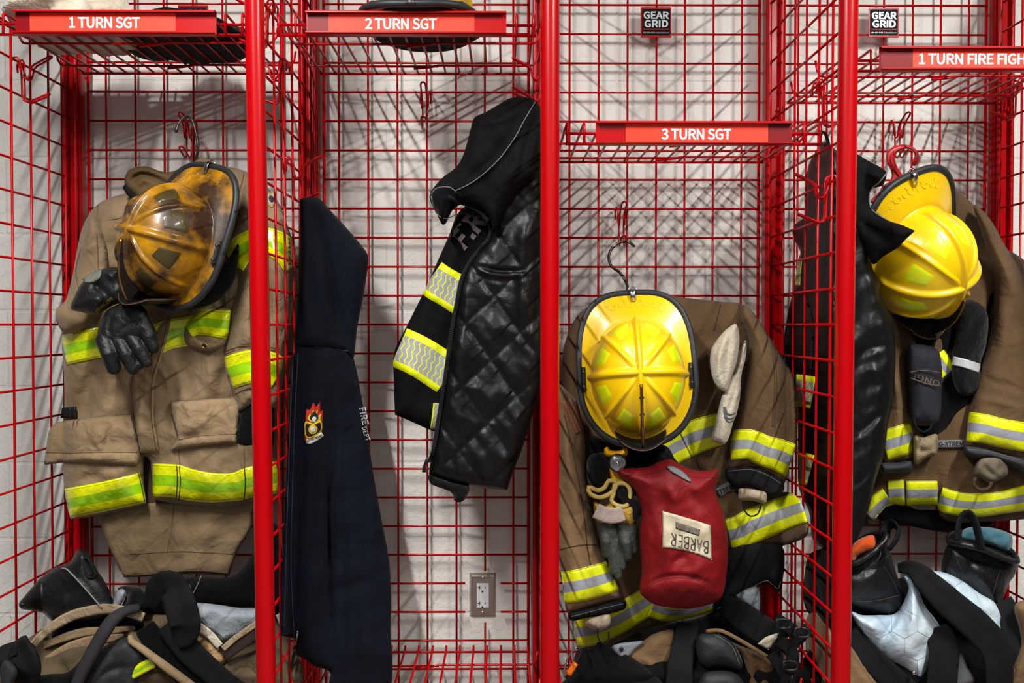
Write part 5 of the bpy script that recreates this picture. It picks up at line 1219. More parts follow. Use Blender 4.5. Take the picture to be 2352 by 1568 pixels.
# right sleeve
S3 = Sheet([(1706, 700), (1730, 716), (1768, 775), (1804, 831), (1821, 865), (1826, 903), (1829, 987), (1827, 1029), (1812, 1075), (1798, 1112), (1760, 1096), (1725, 1082), (1669, 1084), (1672, 1050), (1684, 987), (1692, 945), (1703, 903), (1718, 819), (1720, 777), (1700, 730)],
           YR(2.225), 0.066, 60, back=0.03, step=5, folds=[([(1722, 790), (1712, 880), (1700, 960)], 10, -0.008), ([(1760, 800), (1775, 900), (1770, 1000)], 18, 0.010), ([(1740, 790), (1730, 900), (1720, 980)], 12, 0.008), ([(1800, 900), (1790, 980)], 14, -0.008), ([(1752, 1000), (1754, 1070)], 10, -0.012)], drape=[(8, 40, 140, 0.008, 2)])
s3 = S3.build('sleeve', BROWN, c3)
strip(S3, [(1676, 1022), (1700, 1020), (1726, 1021), (1756, 1035), (1790, 1045), (1822, 1060)], [70, 68, 72, 78], 'sleeve_trim', TRIM3, s3, off=0.004)
seams(S3, [[(1776, 780), (1784, 880), (1778, 980)], [(1771, 780), (1779, 880), (1774, 980)], [(1680, 1082), (1725, 1068), (1760, 1078), (1802, 1105)]], s3, SEAMB)
C3 = Sheet([(1669, 1074), (1700, 1070), (1730, 1072), (1765, 1084), (1798, 1104), (1798, 1130), (1776, 1142), (1750, 1128), (1716, 1116), (1694, 1120), (1668, 1100)], 2.19, 0.020, 14, step=4, folds=[([(1675, 1088), (1725, 1086), (1790, 1116)], 4, -0.003)], drape=[(0, 14, 50, 0.003, 2)])
cu = C3.build('sleeve_cuff', mat('charcoal_cuff', srgb(22, 23, 25), rough=0.9, bump=0.3, bscale=500, wr=0.3, wrs=30, spec=0.15), s3); seams(C3, [[(1672, 1082), (1725, 1078), (1765, 1092), (1796, 1112)]], cu, GREYST, r=0.0006)
W3 = Sheet([(1700, 1120), (1730, 1122), (1760, 1128), (1761, 1146), (1756, 1156), (1728, 1150), (1699, 1148), (1696, 1132)], 2.19, 0.022, 14, step=3.5, drape=[(0, 8, 60, 0.003, 2)]); W3.build('knit_wristlet', mat('pale_knit', srgb(188, 172, 152), rough=0.95, bump=0.6, bscale=300, col2=srgb(150, 132, 112), nscale=30), s3)
mb = MB(); px_tube([(1706, 1154, 2.17), (1711, 1174, 2.165), (1724, 1185, 2.165), (1740, 1180, 2.165), (1749, 1160, 2.17)], 0.0042, mb, flat=((0, 1, 0), 0.4)); mb.build('thumb_loop', BLKW, s3)
# left sleeve
L3 = Sheet([(1268, 880), (1288, 884), (1310, 905), (1328, 930), (1343, 1010), (1347, 1100), (1372, 1231), (1395, 1293), (1412, 1330), (1428, 1372), (1395, 1386), (1350, 1398), (1306, 1408), (1296, 1370), (1288, 1310), (1272, 1250), (1266, 1100), (1265, 960)],
           2.15, 0.06, 50, back=0.03, step=5, folds=[([(1295, 960), (1310, 1060), (1335, 1200)], 12, 0.010), ([(1280, 1020), (1300, 1150), (1330, 1280)], 12, -0.008), ([(1292, 1190), (1350, 1175)], 5, -0.004), ([(1290, 1080), (1330, 1130)], 8, -0.006)], drape=[(-12, 40, 160, 0.008, 6)])
l3 = L3.build('sleeve', BROWNL, c3)
strip(L3, [(1290, 1350), (1325, 1345), (1362, 1336), (1412, 1320)], [74, 74, 74, 70], 'sleeve_trim', TRIM3, l3, off=0.004)
seams(L3, [[(1296, 950), (1320, 1060), (1338, 1160), (1350, 1260), (1358, 1300)], [(1285, 1262), (1330, 1252), (1384, 1250)]], l3, SEAMB)
strip(L3, [(1302, 918), (1318, 955), (1333, 992)], 26, 'flag_patch', band_mat('muted_flag', [(0, srgb(120, 60, 44)), (0.14, srgb(128, 100, 76)), (0.28, srgb(120, 60, 44)), (0.42, srgb(128, 100, 76)), (0.56, srgb(120, 60, 44)), (0.7, srgb(128, 100, 76)), (0.84, srgb(120, 60, 44))], rough=0.8), l3, off=0.002)
C4 = Sheet([(1308, 1408), (1350, 1396), (1400, 1382), (1434, 1378), (1437, 1396), (1420, 1404), (1395, 1410), (1350, 1418), (1314, 1425)], 2.125, 0.020, 10, step=3.5); cu = C4.build('sleeve_cuff', MATS['charcoal_cuff'], l3); seams(C4, [[(1312, 1416), (1350, 1406), (1400, 1393), (1432, 1386)]], cu, GREYST, r=0.0006)
W4 = Sheet([(1345, 1426), (1372, 1414), (1399, 1410), (1402, 1430), (1390, 1444), (1372, 1448), (1352, 1440)], 2.12, 0.024, 14, step=3.5, drape=[(0, 8, 60, 0.003, 2)]); W4.build('knit_wristlet', MATS['pale_knit'], l3)
mb = MB(); px_tube([(1373, 1444, 2.10), (1374, 1465, 2.095), (1386, 1479, 2.09), (1398, 1472, 2.095), (1398, 1450, 2.10)], 0.0042, mb, flat=((0, 1, 0), 0.4)); mb.build('thumb_loop', BLKW, l3)

mb = MB(); px_tube([(1457, 566, 2.30), (1445, 556, 2.31), (1425, 556, 2.32), (1406, 570, 2.32), (1398, 590, 2.31), (1405, 612, 2.30), (1424, 626, 2.28), (1438, 648, 2.26), (1444, 668, 2.22)], 0.0036, mb, n=10)
px_tube([(1444, 668, 2.25), (1560, 700, 2.27), (1690, 720, 2.27)], 0.003, mb); px_tube([(1444, 668, 2.25), (1390, 700, 2.27), (1320, 760, 2.27)], 0.003, mb)
o = mb.build('wire_hanger', mat('chipped_wire', srgb(70, 62, 54), rough=0.35, metal=0.9, col2=srgb(170, 165, 158), nscale=40, nlo=0.52, nhi=0.58)); tag(o, 'bare S-shaped wire hanger above the middle yellow helmet', 'clothes hanger')
helmet('fire_helmet', 'clean yellow fire helmet facing forward above the red bag', at(1464, 866, 2.085), (-0.10, -0.98, 0.13), (0.05, 0.02, -1.0), YSH, RPAT, scale=0.955)

# white hood stuffed in the coat
wh = thing('knit_hood', 'white knit hood hanging from the brown coat beside the helmet', 'hood', at(1665, 1020, 2.16))
WU = Sheet([(1688, 744), (1697, 760), (1698, 790), (1692, 830), (1682, 861), (1668, 896), (1656, 896), (1642, 880), (1632, 848), (1632, 810), (1640, 790), (1662, 762)], 2.145, 0.03, 26, step=4, folds=[([(1680, 755), (1672, 820), (1664, 880)], 5, -0.008), ([(1664, 770), (1650, 830), (1652, 880)], 8, 0.008), ([(1690, 780), (1682, 840)], 5, 0.005)], drape=[(12, 16, 60, 0.004, 3)])
WL = Sheet([(1706, 790), (1714, 784), (1713, 819), (1703, 861), (1700, 910), (1692, 950), (1684, 970), (1674, 1005), (1662, 1021), (1648, 1018), (1634, 1006), (1644, 966), (1658, 910), (1676, 872), (1690, 850)], 2.165, 0.026, 22, step=4, folds=[([(1700, 820), (1694, 870), (1672, 960)], 6, -0.006), ([(1668, 920), (1655, 1000)], 9, 0.005)], drape=[(20, 16, 60, 0.004, 5)])
CRM = CREAM
WU.build('hood_crown', CRM, wh); WL.build('hood_bib', CRM, wh)
mb = MB(); LG = mat('grey_print', srgb(84, 88, 96), rough=0.8)
for k, (a, b, c, d, wdt) in enumerate([((1664, 934), (1668, 948), (1678, 952), (1690, 948), 5), ((1663, 942), (1668, 958), (1678, 962), (1688, 958), 4), ((1665, 955), (1670, 966), (1677, 969), (1685, 965), 4)]): strip(WL, [a, b, c, d], [wdt * 1.6, wdt, 1.5], 'x', LG, None, off=0.0016, rows=4, step=2.5, mb=mb)
mb.build('printed_emblem', LG, wh)

# gloves, torch and the strap they hang on
GG = mat('yellow_hide', srgb(176, 142, 52), rough=0.7, col2=srgb(130, 100, 40), nscale=20, bump=0.4, bscale=200, wr=0.5, wrs=40); GD = mat('green_grey_hide', srgb(52, 60, 54), rough=0.6, col2=srgb(66, 72, 62), nscale=24, bump=0.3, bscale=200, wr=0.3, wrs=30)
for (dx, dy, lab, pts, fing, thumb) in ((0, 0, 'left work glove of the yellow cuffed pair beside the red bag', [(1352, 1118), (1356, 1134), (1380, 1142), (1408, 1128), (1416, 1106), (1398, 1104), (1390, 1118), (1374, 1126)], [(1388, 1215, 1393, 1270, 15, 12, 0.01), (1404, 1230, 1410, 1310, 13, 11, 0.004), (1416, 1240, 1420, 1322, 11, 9, 0.0)], None),
                                 (46, 8, 'right work glove of the yellow cuffed pair, touching the red bag', [(1410, 1132), (1404, 1148), (1416, 1160), (1440, 1160), (1448, 1128), (1434, 1110), (1412, 1114)], [(1432, 1215, 1442, 1276, 16, 13, 0.012), (1446, 1212, 1455, 1262, 14, 11, 0.004), (1424, 1232, 1428, 1300, 12, 10, 0.0)], None)):
    gt = thing('work_glove', lab, 'glove', at(1390 + dx, 1300, 2.10), 'yellow cuffed work gloves')
    mb = MB(); x0 = 1372 + dx
    Gp = Sheet([(x0 - 4, 1188), (x0 + 18, 1186), (x0 + 40, 1192), (x0 + 48, 1214), (x0 + 44, 1240), (x0 + 14, 1246), (x0, 1224)], 2.10, 0.022, 20, step=4); blob_sheet(mb, Gp)
    glove_fingers(mb, 2.095, fing); g_ = mb.build('glove_hand', GD, gt); fuse(g_, 0.0022, 3)
    Yk = Sheet([(x0 - 8, 1150), (x0 + 14, 1160), (x0 + 36, 1150), (x0 + 46, 1166), (x0 + 44, 1190), (x0 + 30, 1212), (x0 + 22, 1204), (x0 + 2, 1202), (x0 - 6, 1180)], 2.092, 0.026, 18, step=4, drape=[(10, 14, 30, 0.005, 4)]); Yk.build('hide_cuff', GG, gt)
    mb = MB(); px_tube([(a, b, 2.07) for a, b in pts], 0.0052, mb, closed=True); mb.build('cuff_binding', mat('pale_yellow_binding', srgb(186, 158, 84), rough=0.8), gt)
wb = web([(1368, 1172), (1390, 1182), (1412, 1184), (1432, 1178)], 36, 'glove_strap', mat('pinkish_web', srgb(150, 128, 120), rough=0.85, col2=srgb(178, 168, 160), nscale=30, bump=0.4, bscale=400), None, 2.058, 0.006)
tag(wb, 'pinkish white woven strap binding the two yellow cuffed gloves', 'strap')
bh = Sheet([(1352, 1050), (1370, 1040), (1396, 1042), (1404, 1070), (1403, 1100), (1398, 1125), (1376, 1132), (1356, 1120), (1347, 1084)], 2.12, 0.03, 24, step=4.5, drape=[(60, 24, 40, 0.006, 6)])
o = bh.build('glove_pouch', BLKK); tag(o, 'black fabric pouch above the yellow cuffed gloves, left of the torch', 'pouch')
bz = Sheet([(1420, 1118), (1440, 1124), (1462, 1140), (1474, 1160), (1470, 1186), (1452, 1196), (1440, 1168), (1420, 1140)], 2.085, 0.02, 18, step=4, drape=[(60, 20, 40, 0.005, 6)])
o = bz.build('strap_end', BLKK); tag(o, 'black fabric strap end between the yellow cuffs and the red bag', 'strap')
# torch
tc = thing('flashlight', 'yellow right-angle torch with a round clear lens above the gloves', 'flashlight', at(1418, 1085, 2.09))
mb = MB(); P = at(1418, 1062, 2.07); r0 = 0.021
mb.tube([P + Vector((0, 0.035, 0)), P + Vector((0, 0.004, 0)), P + Vector((0, -0.006, 0)), P + Vector((0, -0.010, 0))], [0.016, 0.020, r0, r0 * 0.93], n=28); mb.build('lens_ring', FINB, tc)
mb = MB(); mb.tube([P + Vector((0, -0.0095, 0)), P + Vector((0, -0.0115, 0)), P + Vector((0, -0.0125, 0))], [r0 * 0.86, r0 * 0.8, r0 * 0.5], n=28)
mb.build('lens', mat('torch_lens', srgb(176, 180, 184), rough=0.12, metal=0.6, col2=srgb(90, 94, 98), nscale=90, coat=1.0), tc, label_ := None) if False else mb.build('lens', mat('torch_lens', srgb(176, 180, 184), rough=0.12, metal=0.6, col2=srgb(90, 94, 98), nscale=90, coat=1.0), tc)
mb = MB(); mb.tube([P + Vector((0, -0.012, 0)), P + Vector((0, -0.015, 0))], [0.0055, 0.004], n=16); mb.build('bulb', METAL, tc)
TB = Sheet([(1388, 1030), (1396, 1026), (1404, 1034), (1424, 1034), (1434, 1026), (1441, 1030), (1441, 1044), (1430, 1050), (1400, 1050), (1389, 1044)], 2.09, 0.02, 10, step=3); TB.build('torch_head', mat('torch_yellow', srgb(226, 168, 10), rough=0.4), tc)
TB = Sheet([(1402, 1070), (1436, 1070), (1440, 1100), (1430, 1116), (1408, 1116)], 2.105, 0.02, 10, step=3); TB.build('torch_body', mat('torch_yellow', srgb(226, 168, 10)), tc)
# black trousers of the coat front opening shown below the helmet
CD = Sheet([(1360, 1000), (1420, 1030), (1520, 1020), (1552, 1060), (1560, 1100), (1480, 1140), (1400, 1060), (1350, 1050)], 2.17, 0.02, 20, step=5, drape=[(10, 30, 80, 0.006, 3)]); CD.build('neck_opening', BLK, c3)
web([(1500, 1020), (1528, 1046), (1552, 1074)], 24, 'chin_strap', BLKW, c3, [2.13, 2.12, 2.11], 0.006)

# red bag --------------------------------------------------------------------
RB = mat('red_nylon', srgb(128, 12, 20), rough=0.6, col2=srgb(100, 8, 15), nscale=7, bump=0.15, bscale=500, wr=0.4, wrs=12, spec=0.25)
bg = thing('drawstring_bag', 'red fabric drawstring bag with a handwritten white label hanging upside down', 'bag', at(1565, 1398, 2.06))
BG = Sheet([(1420, 1072, 1), (1442, 1074), (1488, 1072), (1511, 1061), (1539, 1055), (1562, 1066), (1589, 1078), (1620, 1080), (1648, 1076, 1), (1650, 1100), (1643, 1123), (1652, 1154), (1664, 1185), (1670, 1216), (1672, 1260), (1671, 1297), (1661, 1363), (1640, 1384), (1600, 1395), (1570, 1398), (1511, 1390), (1482, 1374), (1469, 1355), (1473, 1309), (1469, 1231), (1473, 1177), (1457, 1127), (1422, 1092)],
           2.075, 0.065, 80, back=0.05, step=4.5, edge=0.5,
           folds=[([(1477, 1354), (1511, 1330), (1550, 1322), (1589, 1325), (1628, 1340), (1648, 1364)], 5, -0.010), ([(1480, 1380), (1530, 1350), (1570, 1345), (1640, 1370)], 16, 0.006), ([(1546, 1312), (1550, 1290), (1580, 1274)], 9, -0.010), ([(1554, 1326), (1590, 1312), (1640, 1290)], 16, 0.008),
                  ([(1430, 1090), (1500, 1090), (1560, 1092), (1645, 1100)], 4, -0.003), ([(1560, 1110), (1600, 1150), (1640, 1200)], 14, -0.010), ([(1500, 1100), (1520, 1150), (1500, 1200)], 18, -0.008), ([(1530, 1100), (1560, 1160)], 16, 0.008), ([(1480, 1180), (1490, 1280)], 12, 0.006), ([(1570, 1350), (1562, 1380)], 10, 0.008)],
           drape=[(-20, 40, 110, 0.007, 51), (60, 30, 70, 0.003, 53)])
BG.build('bag_body', RB, bg)
seams(BG, [[(1476, 1358), (1511, 1334), (1550, 1326), (1589, 1329), (1628, 1344), (1647, 1368)], [(1424, 1090), (1490, 1088), (1540, 1074), (1590, 1094), (1647, 1096)]], bg, mat('dark_red_thread', srgb(84, 8, 14), rough=0.8))
LB = Sheet([(1521, 1173, 1), (1575, 1188), (1632, 1206, 1), (1634, 1246), (1635, 1286, 1), (1600, 1272), (1560, 1262), (1521, 1257, 1), (1522, 1215)], (BG, 0.0022), 0.0022, 4, step=3.5)
lb = LB.build('name_label', mat('worn_white_label', srgb(206, 196, 172), rough=0.75, col2=srgb(170, 156, 128), nscale=30, bump=0.2, bscale=200), bg)
INK = mat('pen_ink', srgb(34, 34, 44), rough=0.7)
# hand written capitals, drawn as strokes; the label hangs upside down
def letters(host, txt, org, ux, vy, m, parent, r=0.0009, off=0.004):
    S_ = {'B': [[(0, 0), (0, 1)], [(0, 1), (.55, .95), (.6, .72), (.1, .55)], [(.1, .55), (.75, .45), (.7, .1), (0, 0)]], 'A': [[(0, 0), (.35, 1), (.75, 0)], [(.15, .38), (.6, .38)]],
          'R': [[(0, 0), (0, 1)], [(0, 1), (.6, .95), (.6, .6), (.05, .5)], [(.1, .5), (.75, 0)]], 'E': [[(.65, 1), (0, 1), (0, 0), (.65, 0)], [(0, .5), (.5, .52)]]}
    mb = MB()
    for i, ch in enumerate(txt):
        for st in S_[ch]:
            A_ = np.array([(org[0] + ux[0] * (i + a * 0.85) + vy[0] * b, org[1] + ux[1] * (i + a * 0.85) + vy[1] * b) for a, b in st])
            A_ = smooth_line([tuple(p) for p in A_], 3.0) if len(A_) > 2 and ch in 'BR' else np.array([A_[0] + (A_[-1] - A_[0]) * 0] + list(A_[1:])) if False else A_
            P = atn(A_[:, 0], A_[:, 1], host.surf(A_[:, 0], A_[:, 1]) - off + 0.0028); mb.tube([Vector(p) for p in P], r, n=6)
    return mb.build('handwriting', m, parent)
letters(LB, 'BARBER', (1627, 1243), (-14.9, -3.4), (-1.5, 27), INK, lb)
SM = Sheet([(1552, 1197, 1), (1608, 1216, 1), (1606, 1231, 1), (1552, 1214, 1)], (LB, 0.0006), 0.0004, 3, step=3); SM.build('inked_out_word', mat('smudged_ink', srgb(120, 108, 96), rough=0.8, col2=srgb(70, 64, 60), nscale=80), lb)
GT = Sheet([(1531, 1070), (1548, 1070), (1572, 1084), (1589, 1107), (1562, 1095), (1538, 1080)], (BG, 0.003), 0.002, 3, step=3); gt_ = GT.build('grey_tag', mat('grey_fabric_tag', srgb(112, 112, 116)), bg)

# heap on the bottom shelf of bay three ---------------------------------------
t3 = thing('turnout_trousers', 'brown trousers with black braces and dark knee pads below the red bag', 'trousers', at(1580, 1590, 2.15))
PM = Sheet([(1318, 1595), (1316, 1540), (1330, 1490), (1400, 1482), (1460, 1455), (1520, 1435), (1600, 1420), (1660, 1400), (1740, 1420), (1790, 1470), (1800, 1530), (1790, 1595)], heapY(2.25, 2.15, YR(2.3)), 0.05, 60, back=0.03, step=6.5, drape=[(20, 60, 120, 0.014, 6)]); PM.build('trouser_seat', BLK, t3)
P1_ = Sheet([(1440, 1500), (1470, 1478), (1500, 1456), (1545, 1446), (1552, 1480), (1545, 1520), (1520, 1540), (1505, 1560), (1480, 1560), (1450, 1530)], 2.15, 0.03, 26, step=4.5, folds=[([(1470, 1510), (1505, 1530)], 8, 0.006)], drape=[(30, 30, 60, 0.006, 3)]); P1_.build('tan_fly', BROWNL, t3)
P2_ = Sheet([(1405, 1486), (1418, 1478), (1445, 1474), (1478, 1472), (1460, 1492), (1436, 1514), (1420, 1506)], 2.125, 0.008, 8, step=3.5); p2 = P2_.build('waist_tab', GREYLIN, t3)
mb = MB(); P = P2_.P(1427, 1490); mb.tube([P, P + Vector((0, -0.003, 0)), P + Vector((0, -0.004, 0))], [0.0048, 0.0048, 0.003], n=14); mb.build('snap', FINB, p2)
web([(1580, 1430), (1572, 1480), (1562, 1530), (1560, 1595)], [50, 54, 60, 66], 'black_brace', BLKW, t3, [2.14, 2.11, 2.09, 2.08], 0.008)
web([(1360, 1500), (1420, 1530), (1480, 1570), (1510, 1600)], [60, 70, 66, 60], 'black_brace', BLKW, t3, [2.16, 2.12, 2.10, 2.09], 0.008)
K3 = Sheet([(1600, 1466), (1622, 1452), (1655, 1456), (1685, 1478), (1702, 1505), (1706, 1532), (1690, 1538), (1655, 1530), (1620, 1532), (1602, 1510)], 2.11, 0.04, 40, step=4.5); K3.build('knee_pad', GREYK, t3); seams(K3, [[(1640, 1456), (1680, 1482), (1700, 1528)], [(1648, 1456), (1686, 1480), (1706, 1524)]], t3, GREYST, name='knee_stitching', r=0.0007)
K4 = Sheet([(1608, 1595), (1612, 1552), (1640, 1540), (1680, 1542), (1704, 1560), (1712, 1595)], 2.10, 0.04, 36, step=5); K4.build('knee_pad', GREYK, t3)
PL3 = Sheet([(1650, 1460), (1700, 1482), (1770, 1508), (1782, 1530), (1775, 1595), (1720, 1595), (1712, 1550), (1700, 1500)], 2.14, 0.04, 30, step=5, folds=[([(1740, 1520), (1745, 1590)], 9, -0.008)], drape=[(0, 30, 80, 0.007, 9)]); PL3.build('trouser_leg', BROWN, t3)
mb = MB(); px_tube([(1622, 1450, 2.10), (1655, 1448, 2.09), (1700, 1470, 2.085), (1770, 1512, 2.08)], 0.0045, mb); mb.build('tan_piping', BROWNL, t3)
web([(1655, 1392), (1680, 1400), (1740, 1440), (1800, 1478)], [50, 66, 66, 56], 'padded_brace', mat('dark_liner', srgb(16, 17, 19)), t3, [2.18, 2.14, 2.11, 2.10], 0.012)
WL3 = Sheet([(1740, 1478, 1), (1760, 1462), (1790, 1452, 1), (1778, 1476), (1765, 1492, 1)], 2.085, 0.003, 4, step=3.5); WL3.build('care_label', CREAM, t3)
GR = Sheet([(1688, 1368), (1712, 1352), (1740, 1348), (1746, 1374), (1742, 1408), (1720, 1396), (1700, 1384)], 2.22, 0.02, 16, step=4, drape=[(20, 16, 40, 0.006, 3)]); GR.build('grey_lining', GREYLIN, t3)
BK = thing('harness_buckle', 'black plastic buckles and webbing bunched beside the right partition', 'buckle', at(1815, 1545, 2.15))
for k, (pts, w_) in enumerate([([(1780, 1420), (1810, 1440), (1850, 1470)], 30), ([(1800, 1500), (1830, 1470), (1856, 1440)], 26), ([(1790, 1470), (1820, 1500), (1815, 1550)], 30), ([(1770, 1500), (1790, 1530), (1806, 1560)], 24)]): web(pts, w_, 'webbing', BLKW, BK, 2.075 - 0.01 * k, 0.007)
for (x, y) in ((1800, 1432), (1842, 1452), (1815, 1528)):
    mb = MB(); px_tube([(x - 14, y - 9, 2.04), (x + 14, y - 7, 2.04), (x + 14, y + 9, 2.04), (x - 13, y + 9, 2.04)], 0.003, mb, closed=True); mb.build('buckle_frame', FINB, BK)
cb = thing('carabiner', 'black and orange carabiner at the foot of the middle post', 'carabiner', at(1305, 1560, 2.10))
mb = MB(); px_tube([(1325, 1486, 2.08), (1334, 1494, 2.08), (1322, 1520, 2.08), (1312, 1545, 2.08), (1300, 1556, 2.08)], [0.0035, 0.0045, 0.0055, 0.006, 0.005], mb); mb.build('black_spine', FINB, cb)
mb = MB(); px_tube([(1322, 1522, 2.07), (1306, 1548, 2.07)], 0.0068, mb, n=14); mb.build('orange_sleeve', mat('orange_plastic', srgb(226, 110, 10), rough=0.3, coat=0.5), cb)
mb = MB(); px_tube([(1325, 1486, 2.08), (1310, 1500, 2.08), (1298, 1530, 2.08), (1300, 1556, 2.08)], 0.0022, mb); mb.build('gate', METAL, cb)
# ================================================================== bay four: 1 TURN FIRE FIGHTER
c4 = thing('turnout_coat', 'brown firefighter coat on the red plastic hanger at the right', 'coat', at(2200, 1200, 2.24))
T4 = Sheet([(2020, 440), (2060, 412), (2100, 400), (2140, 410), (2200, 440), (2250, 485), (2300, 560), (2380, 640), (2420, 900), (2400, 1180, 1), (2352, 1192), (2260, 1198), (2200, 1200), (2172, 1196), (2158, 1184, 1), (2152, 1164), (2110, 1160), (2078, 1162), (2044, 1158), (2020, 1180), (1996, 1206), (1984, 1200),
            (1990, 1140), (2010, 1080), (2000, 900), (2005, 700), (2000, 560)],
           2.275, 0.055, 60, back=0.05, step=6, edge=0.5, folds=[([(2156, 1090), (2156, 1190)], 6, -0.012), ([(2081, 1095), (2080, 1160)], 6, -0.010), ([(2150, 880), (2170, 1000)], 22, -0.010), ([(2200, 1060), (2240, 1120)], 18, 0.008), ([(2260, 1090), (2300, 1120), (2340, 1100)], 14, -0.006)], drape=[(5, 60, 200, 0.011, 61)])
T4.build('coat_body', BROWN, c4)
strip(T4, [(1998, 1188), (2012, 1172), (2030, 1156), (2044, 1146)], [56, 62, 60], 'reflective_trim', TRIM3, c4, off=0.005)
strip(T4, [(2040, 1132), (2060, 1131), (2077, 1130)], 60, 'reflective_trim', TRIM3, c4, off=0.005); strip(T4, [(2082, 1134), (2118, 1133), (2154, 1132)], [60, 56], 'reflective_trim', TRIM3, c4, off=0.005)
strip(T4, [(2158, 1146), (2200, 1157), (2250, 1160), (2305, 1153), (2380, 1138)], [56, 54, 52, 62], 'reflective_trim', TRIM3, c4, off=0.007)
strip(T4, [(2150, 815), (2166, 838), (2180, 856)], 44, 'reflective_trim', TRIM3, c4, off=0.01)
tg = strip(T4, [(2155, 1019), (2185, 1019), (2216, 1018)], 18, 'fabric_tag', MATS['grey_fabric_tag'], c4, off=0.012)
decal_text(T4, 'G-XTREME', 2157, 1019, 2222, 1018, 10, KC, tg, bold=0.02, off=0.0135)
CO4 = Sheet([(2022, 470), (2028, 436), (2056, 410), (2096, 396), (2130, 404), (2160, 426), (2160, 470), (2090, 500), (2040, 500)], 2.30, 0.03, 16, step=4.5); CO4.build('collar', MATS['brown_corduroy_collar'], c4)
S4 = Sheet([(2236, 474), (2257, 484), (2280, 512), (2307, 560), (2356, 640), (2400, 740), (2420, 900), (2400, 1060), (2352, 1068), (2320, 1058), (2260, 1040), (2215, 1028), (2218, 1000), (2226, 946), (2240, 890), (2257, 829), (2272, 770), (2283, 690), (2280, 620), (2262, 560)], 2.215, 0.07, 70, back=0.03, step=5.5,
           folds=[([(2290, 640), (2300, 760), (2290, 860)], 18, 0.010), ([(2330, 660), (2350, 780)], 20, -0.012), ([(2250, 870), (2300, 880), (2352, 900)], 9, -0.006), ([(2240, 915), (2300, 925), (2350, 940)], 8, 0.006)], drape=[(-10, 50, 160, 0.010, 63)])
s4 = S4.build('sleeve', BROWN, c4)
strip(S4, [(2222, 980), (2260, 984), (2300, 994), (2390, 1010)], [68, 66, 68], 'sleeve_trim', TRIM3, s4, off=0.005)
C5 = Sheet([(2216, 1022), (2260, 1026), (2320, 1042), (2400, 1056), (2400, 1086), (2345, 1084), (2333, 1076), (2280, 1056), (2239, 1054), (2216, 1044)], 2.20, 0.05, 18, step=4, folds=[([(2222, 1036), (2270, 1040), (2340, 1062)], 4, -0.003)]); cu = C5.build('sleeve_cuff', mat('grey_cuff', srgb(44, 46, 50), rough=0.75, bump=0.3, bscale=500), s4); seams(C5, [[(2220, 1032), (2270, 1036), (2345, 1056)]], cu, GREYST, r=0.0006)
W5 = Sheet([(2244, 1060), (2258, 1048), (2290, 1046), (2312, 1062), (2316, 1086), (2300, 1100), (2274, 1108), (2250, 1096), (2234, 1090)], 2.18, 0.026, 16, step=4, folds=[([(2250, 1060), (2280, 1090), (2300, 1098)], 6, -0.008)], drape=[(40, 20, 40, 0.006, 3)]); W5.build('cloth_wristlet', mat('drab_knit', srgb(110, 100, 84), rough=0.95, bump=0.5, bscale=300, col2=srgb(84, 74, 60), nscale=30), s4)
mb = MB(); px_tube([(2240, 1096, 2.16), (2236, 1112, 2.16), (2250, 1124, 2.16), (2272, 1120, 2.16), (2276, 1106, 2.16)], 0.0038, mb); mb.build('thumb_loop', MATS['brown_thread'], s4)
L4 = Sheet([(2004, 640), (2030, 650), (2055, 716), (2071, 787), (2084, 871), (2092, 910), (2096, 937), (2098, 1000), (2098, 1056), (2060, 1062), (2026, 1064), (2020, 1000), (2030, 920), (2020, 800)], 2.225, 0.05, 50, back=0.03, step=5, folds=[([(2040, 760), (2060, 860), (2068, 960)], 14, 0.008), ([(2048, 940), (2094, 942)], 4, -0.004)], drape=[(-10, 34, 120, 0.007, 66)])
l4 = L4.build('sleeve', BROWNL, c4); strip(L4, [(2030, 1024), (2062, 1014), (2100, 1002)], 70, 'sleeve_trim', TRIM3, l4, off=0.004)
C6 = Sheet([(2022, 1062), (2060, 1060), (2098, 1054), (2096, 1082), (2060, 1086), (2026, 1088)], 2.215, 0.045, 16, step=4, folds=[([(2024, 1074), (2096, 1068)], 4, -0.003)]); C6.build('sleeve_cuff', MATS['grey_cuff'], l4)
UB = Sheet([(2016, 1190), (2022, 1150), (2060, 1140), (2100, 1168), (2160, 1172), (2240, 1190), (2280, 1196), (2270, 1215), (2230, 1222), (2170, 1222), (2100, 1210), (2046, 1200)], 2.30, 0.02, 16, step=5); UB.build('black_liner', BLK, c4)
CK = Sheet([(2100, 720), (2160, 730), (2240, 720), (2285, 640), (2290, 700), (2270, 790), (2250, 860), (2255, 900), (2160, 1000), (2110, 1000), (2090, 900)], 2.235, 0.02, 30, step=6, drape=[(10, 40, 100, 0.012, 67)]); CK.build('front_opening', BLK, c4)
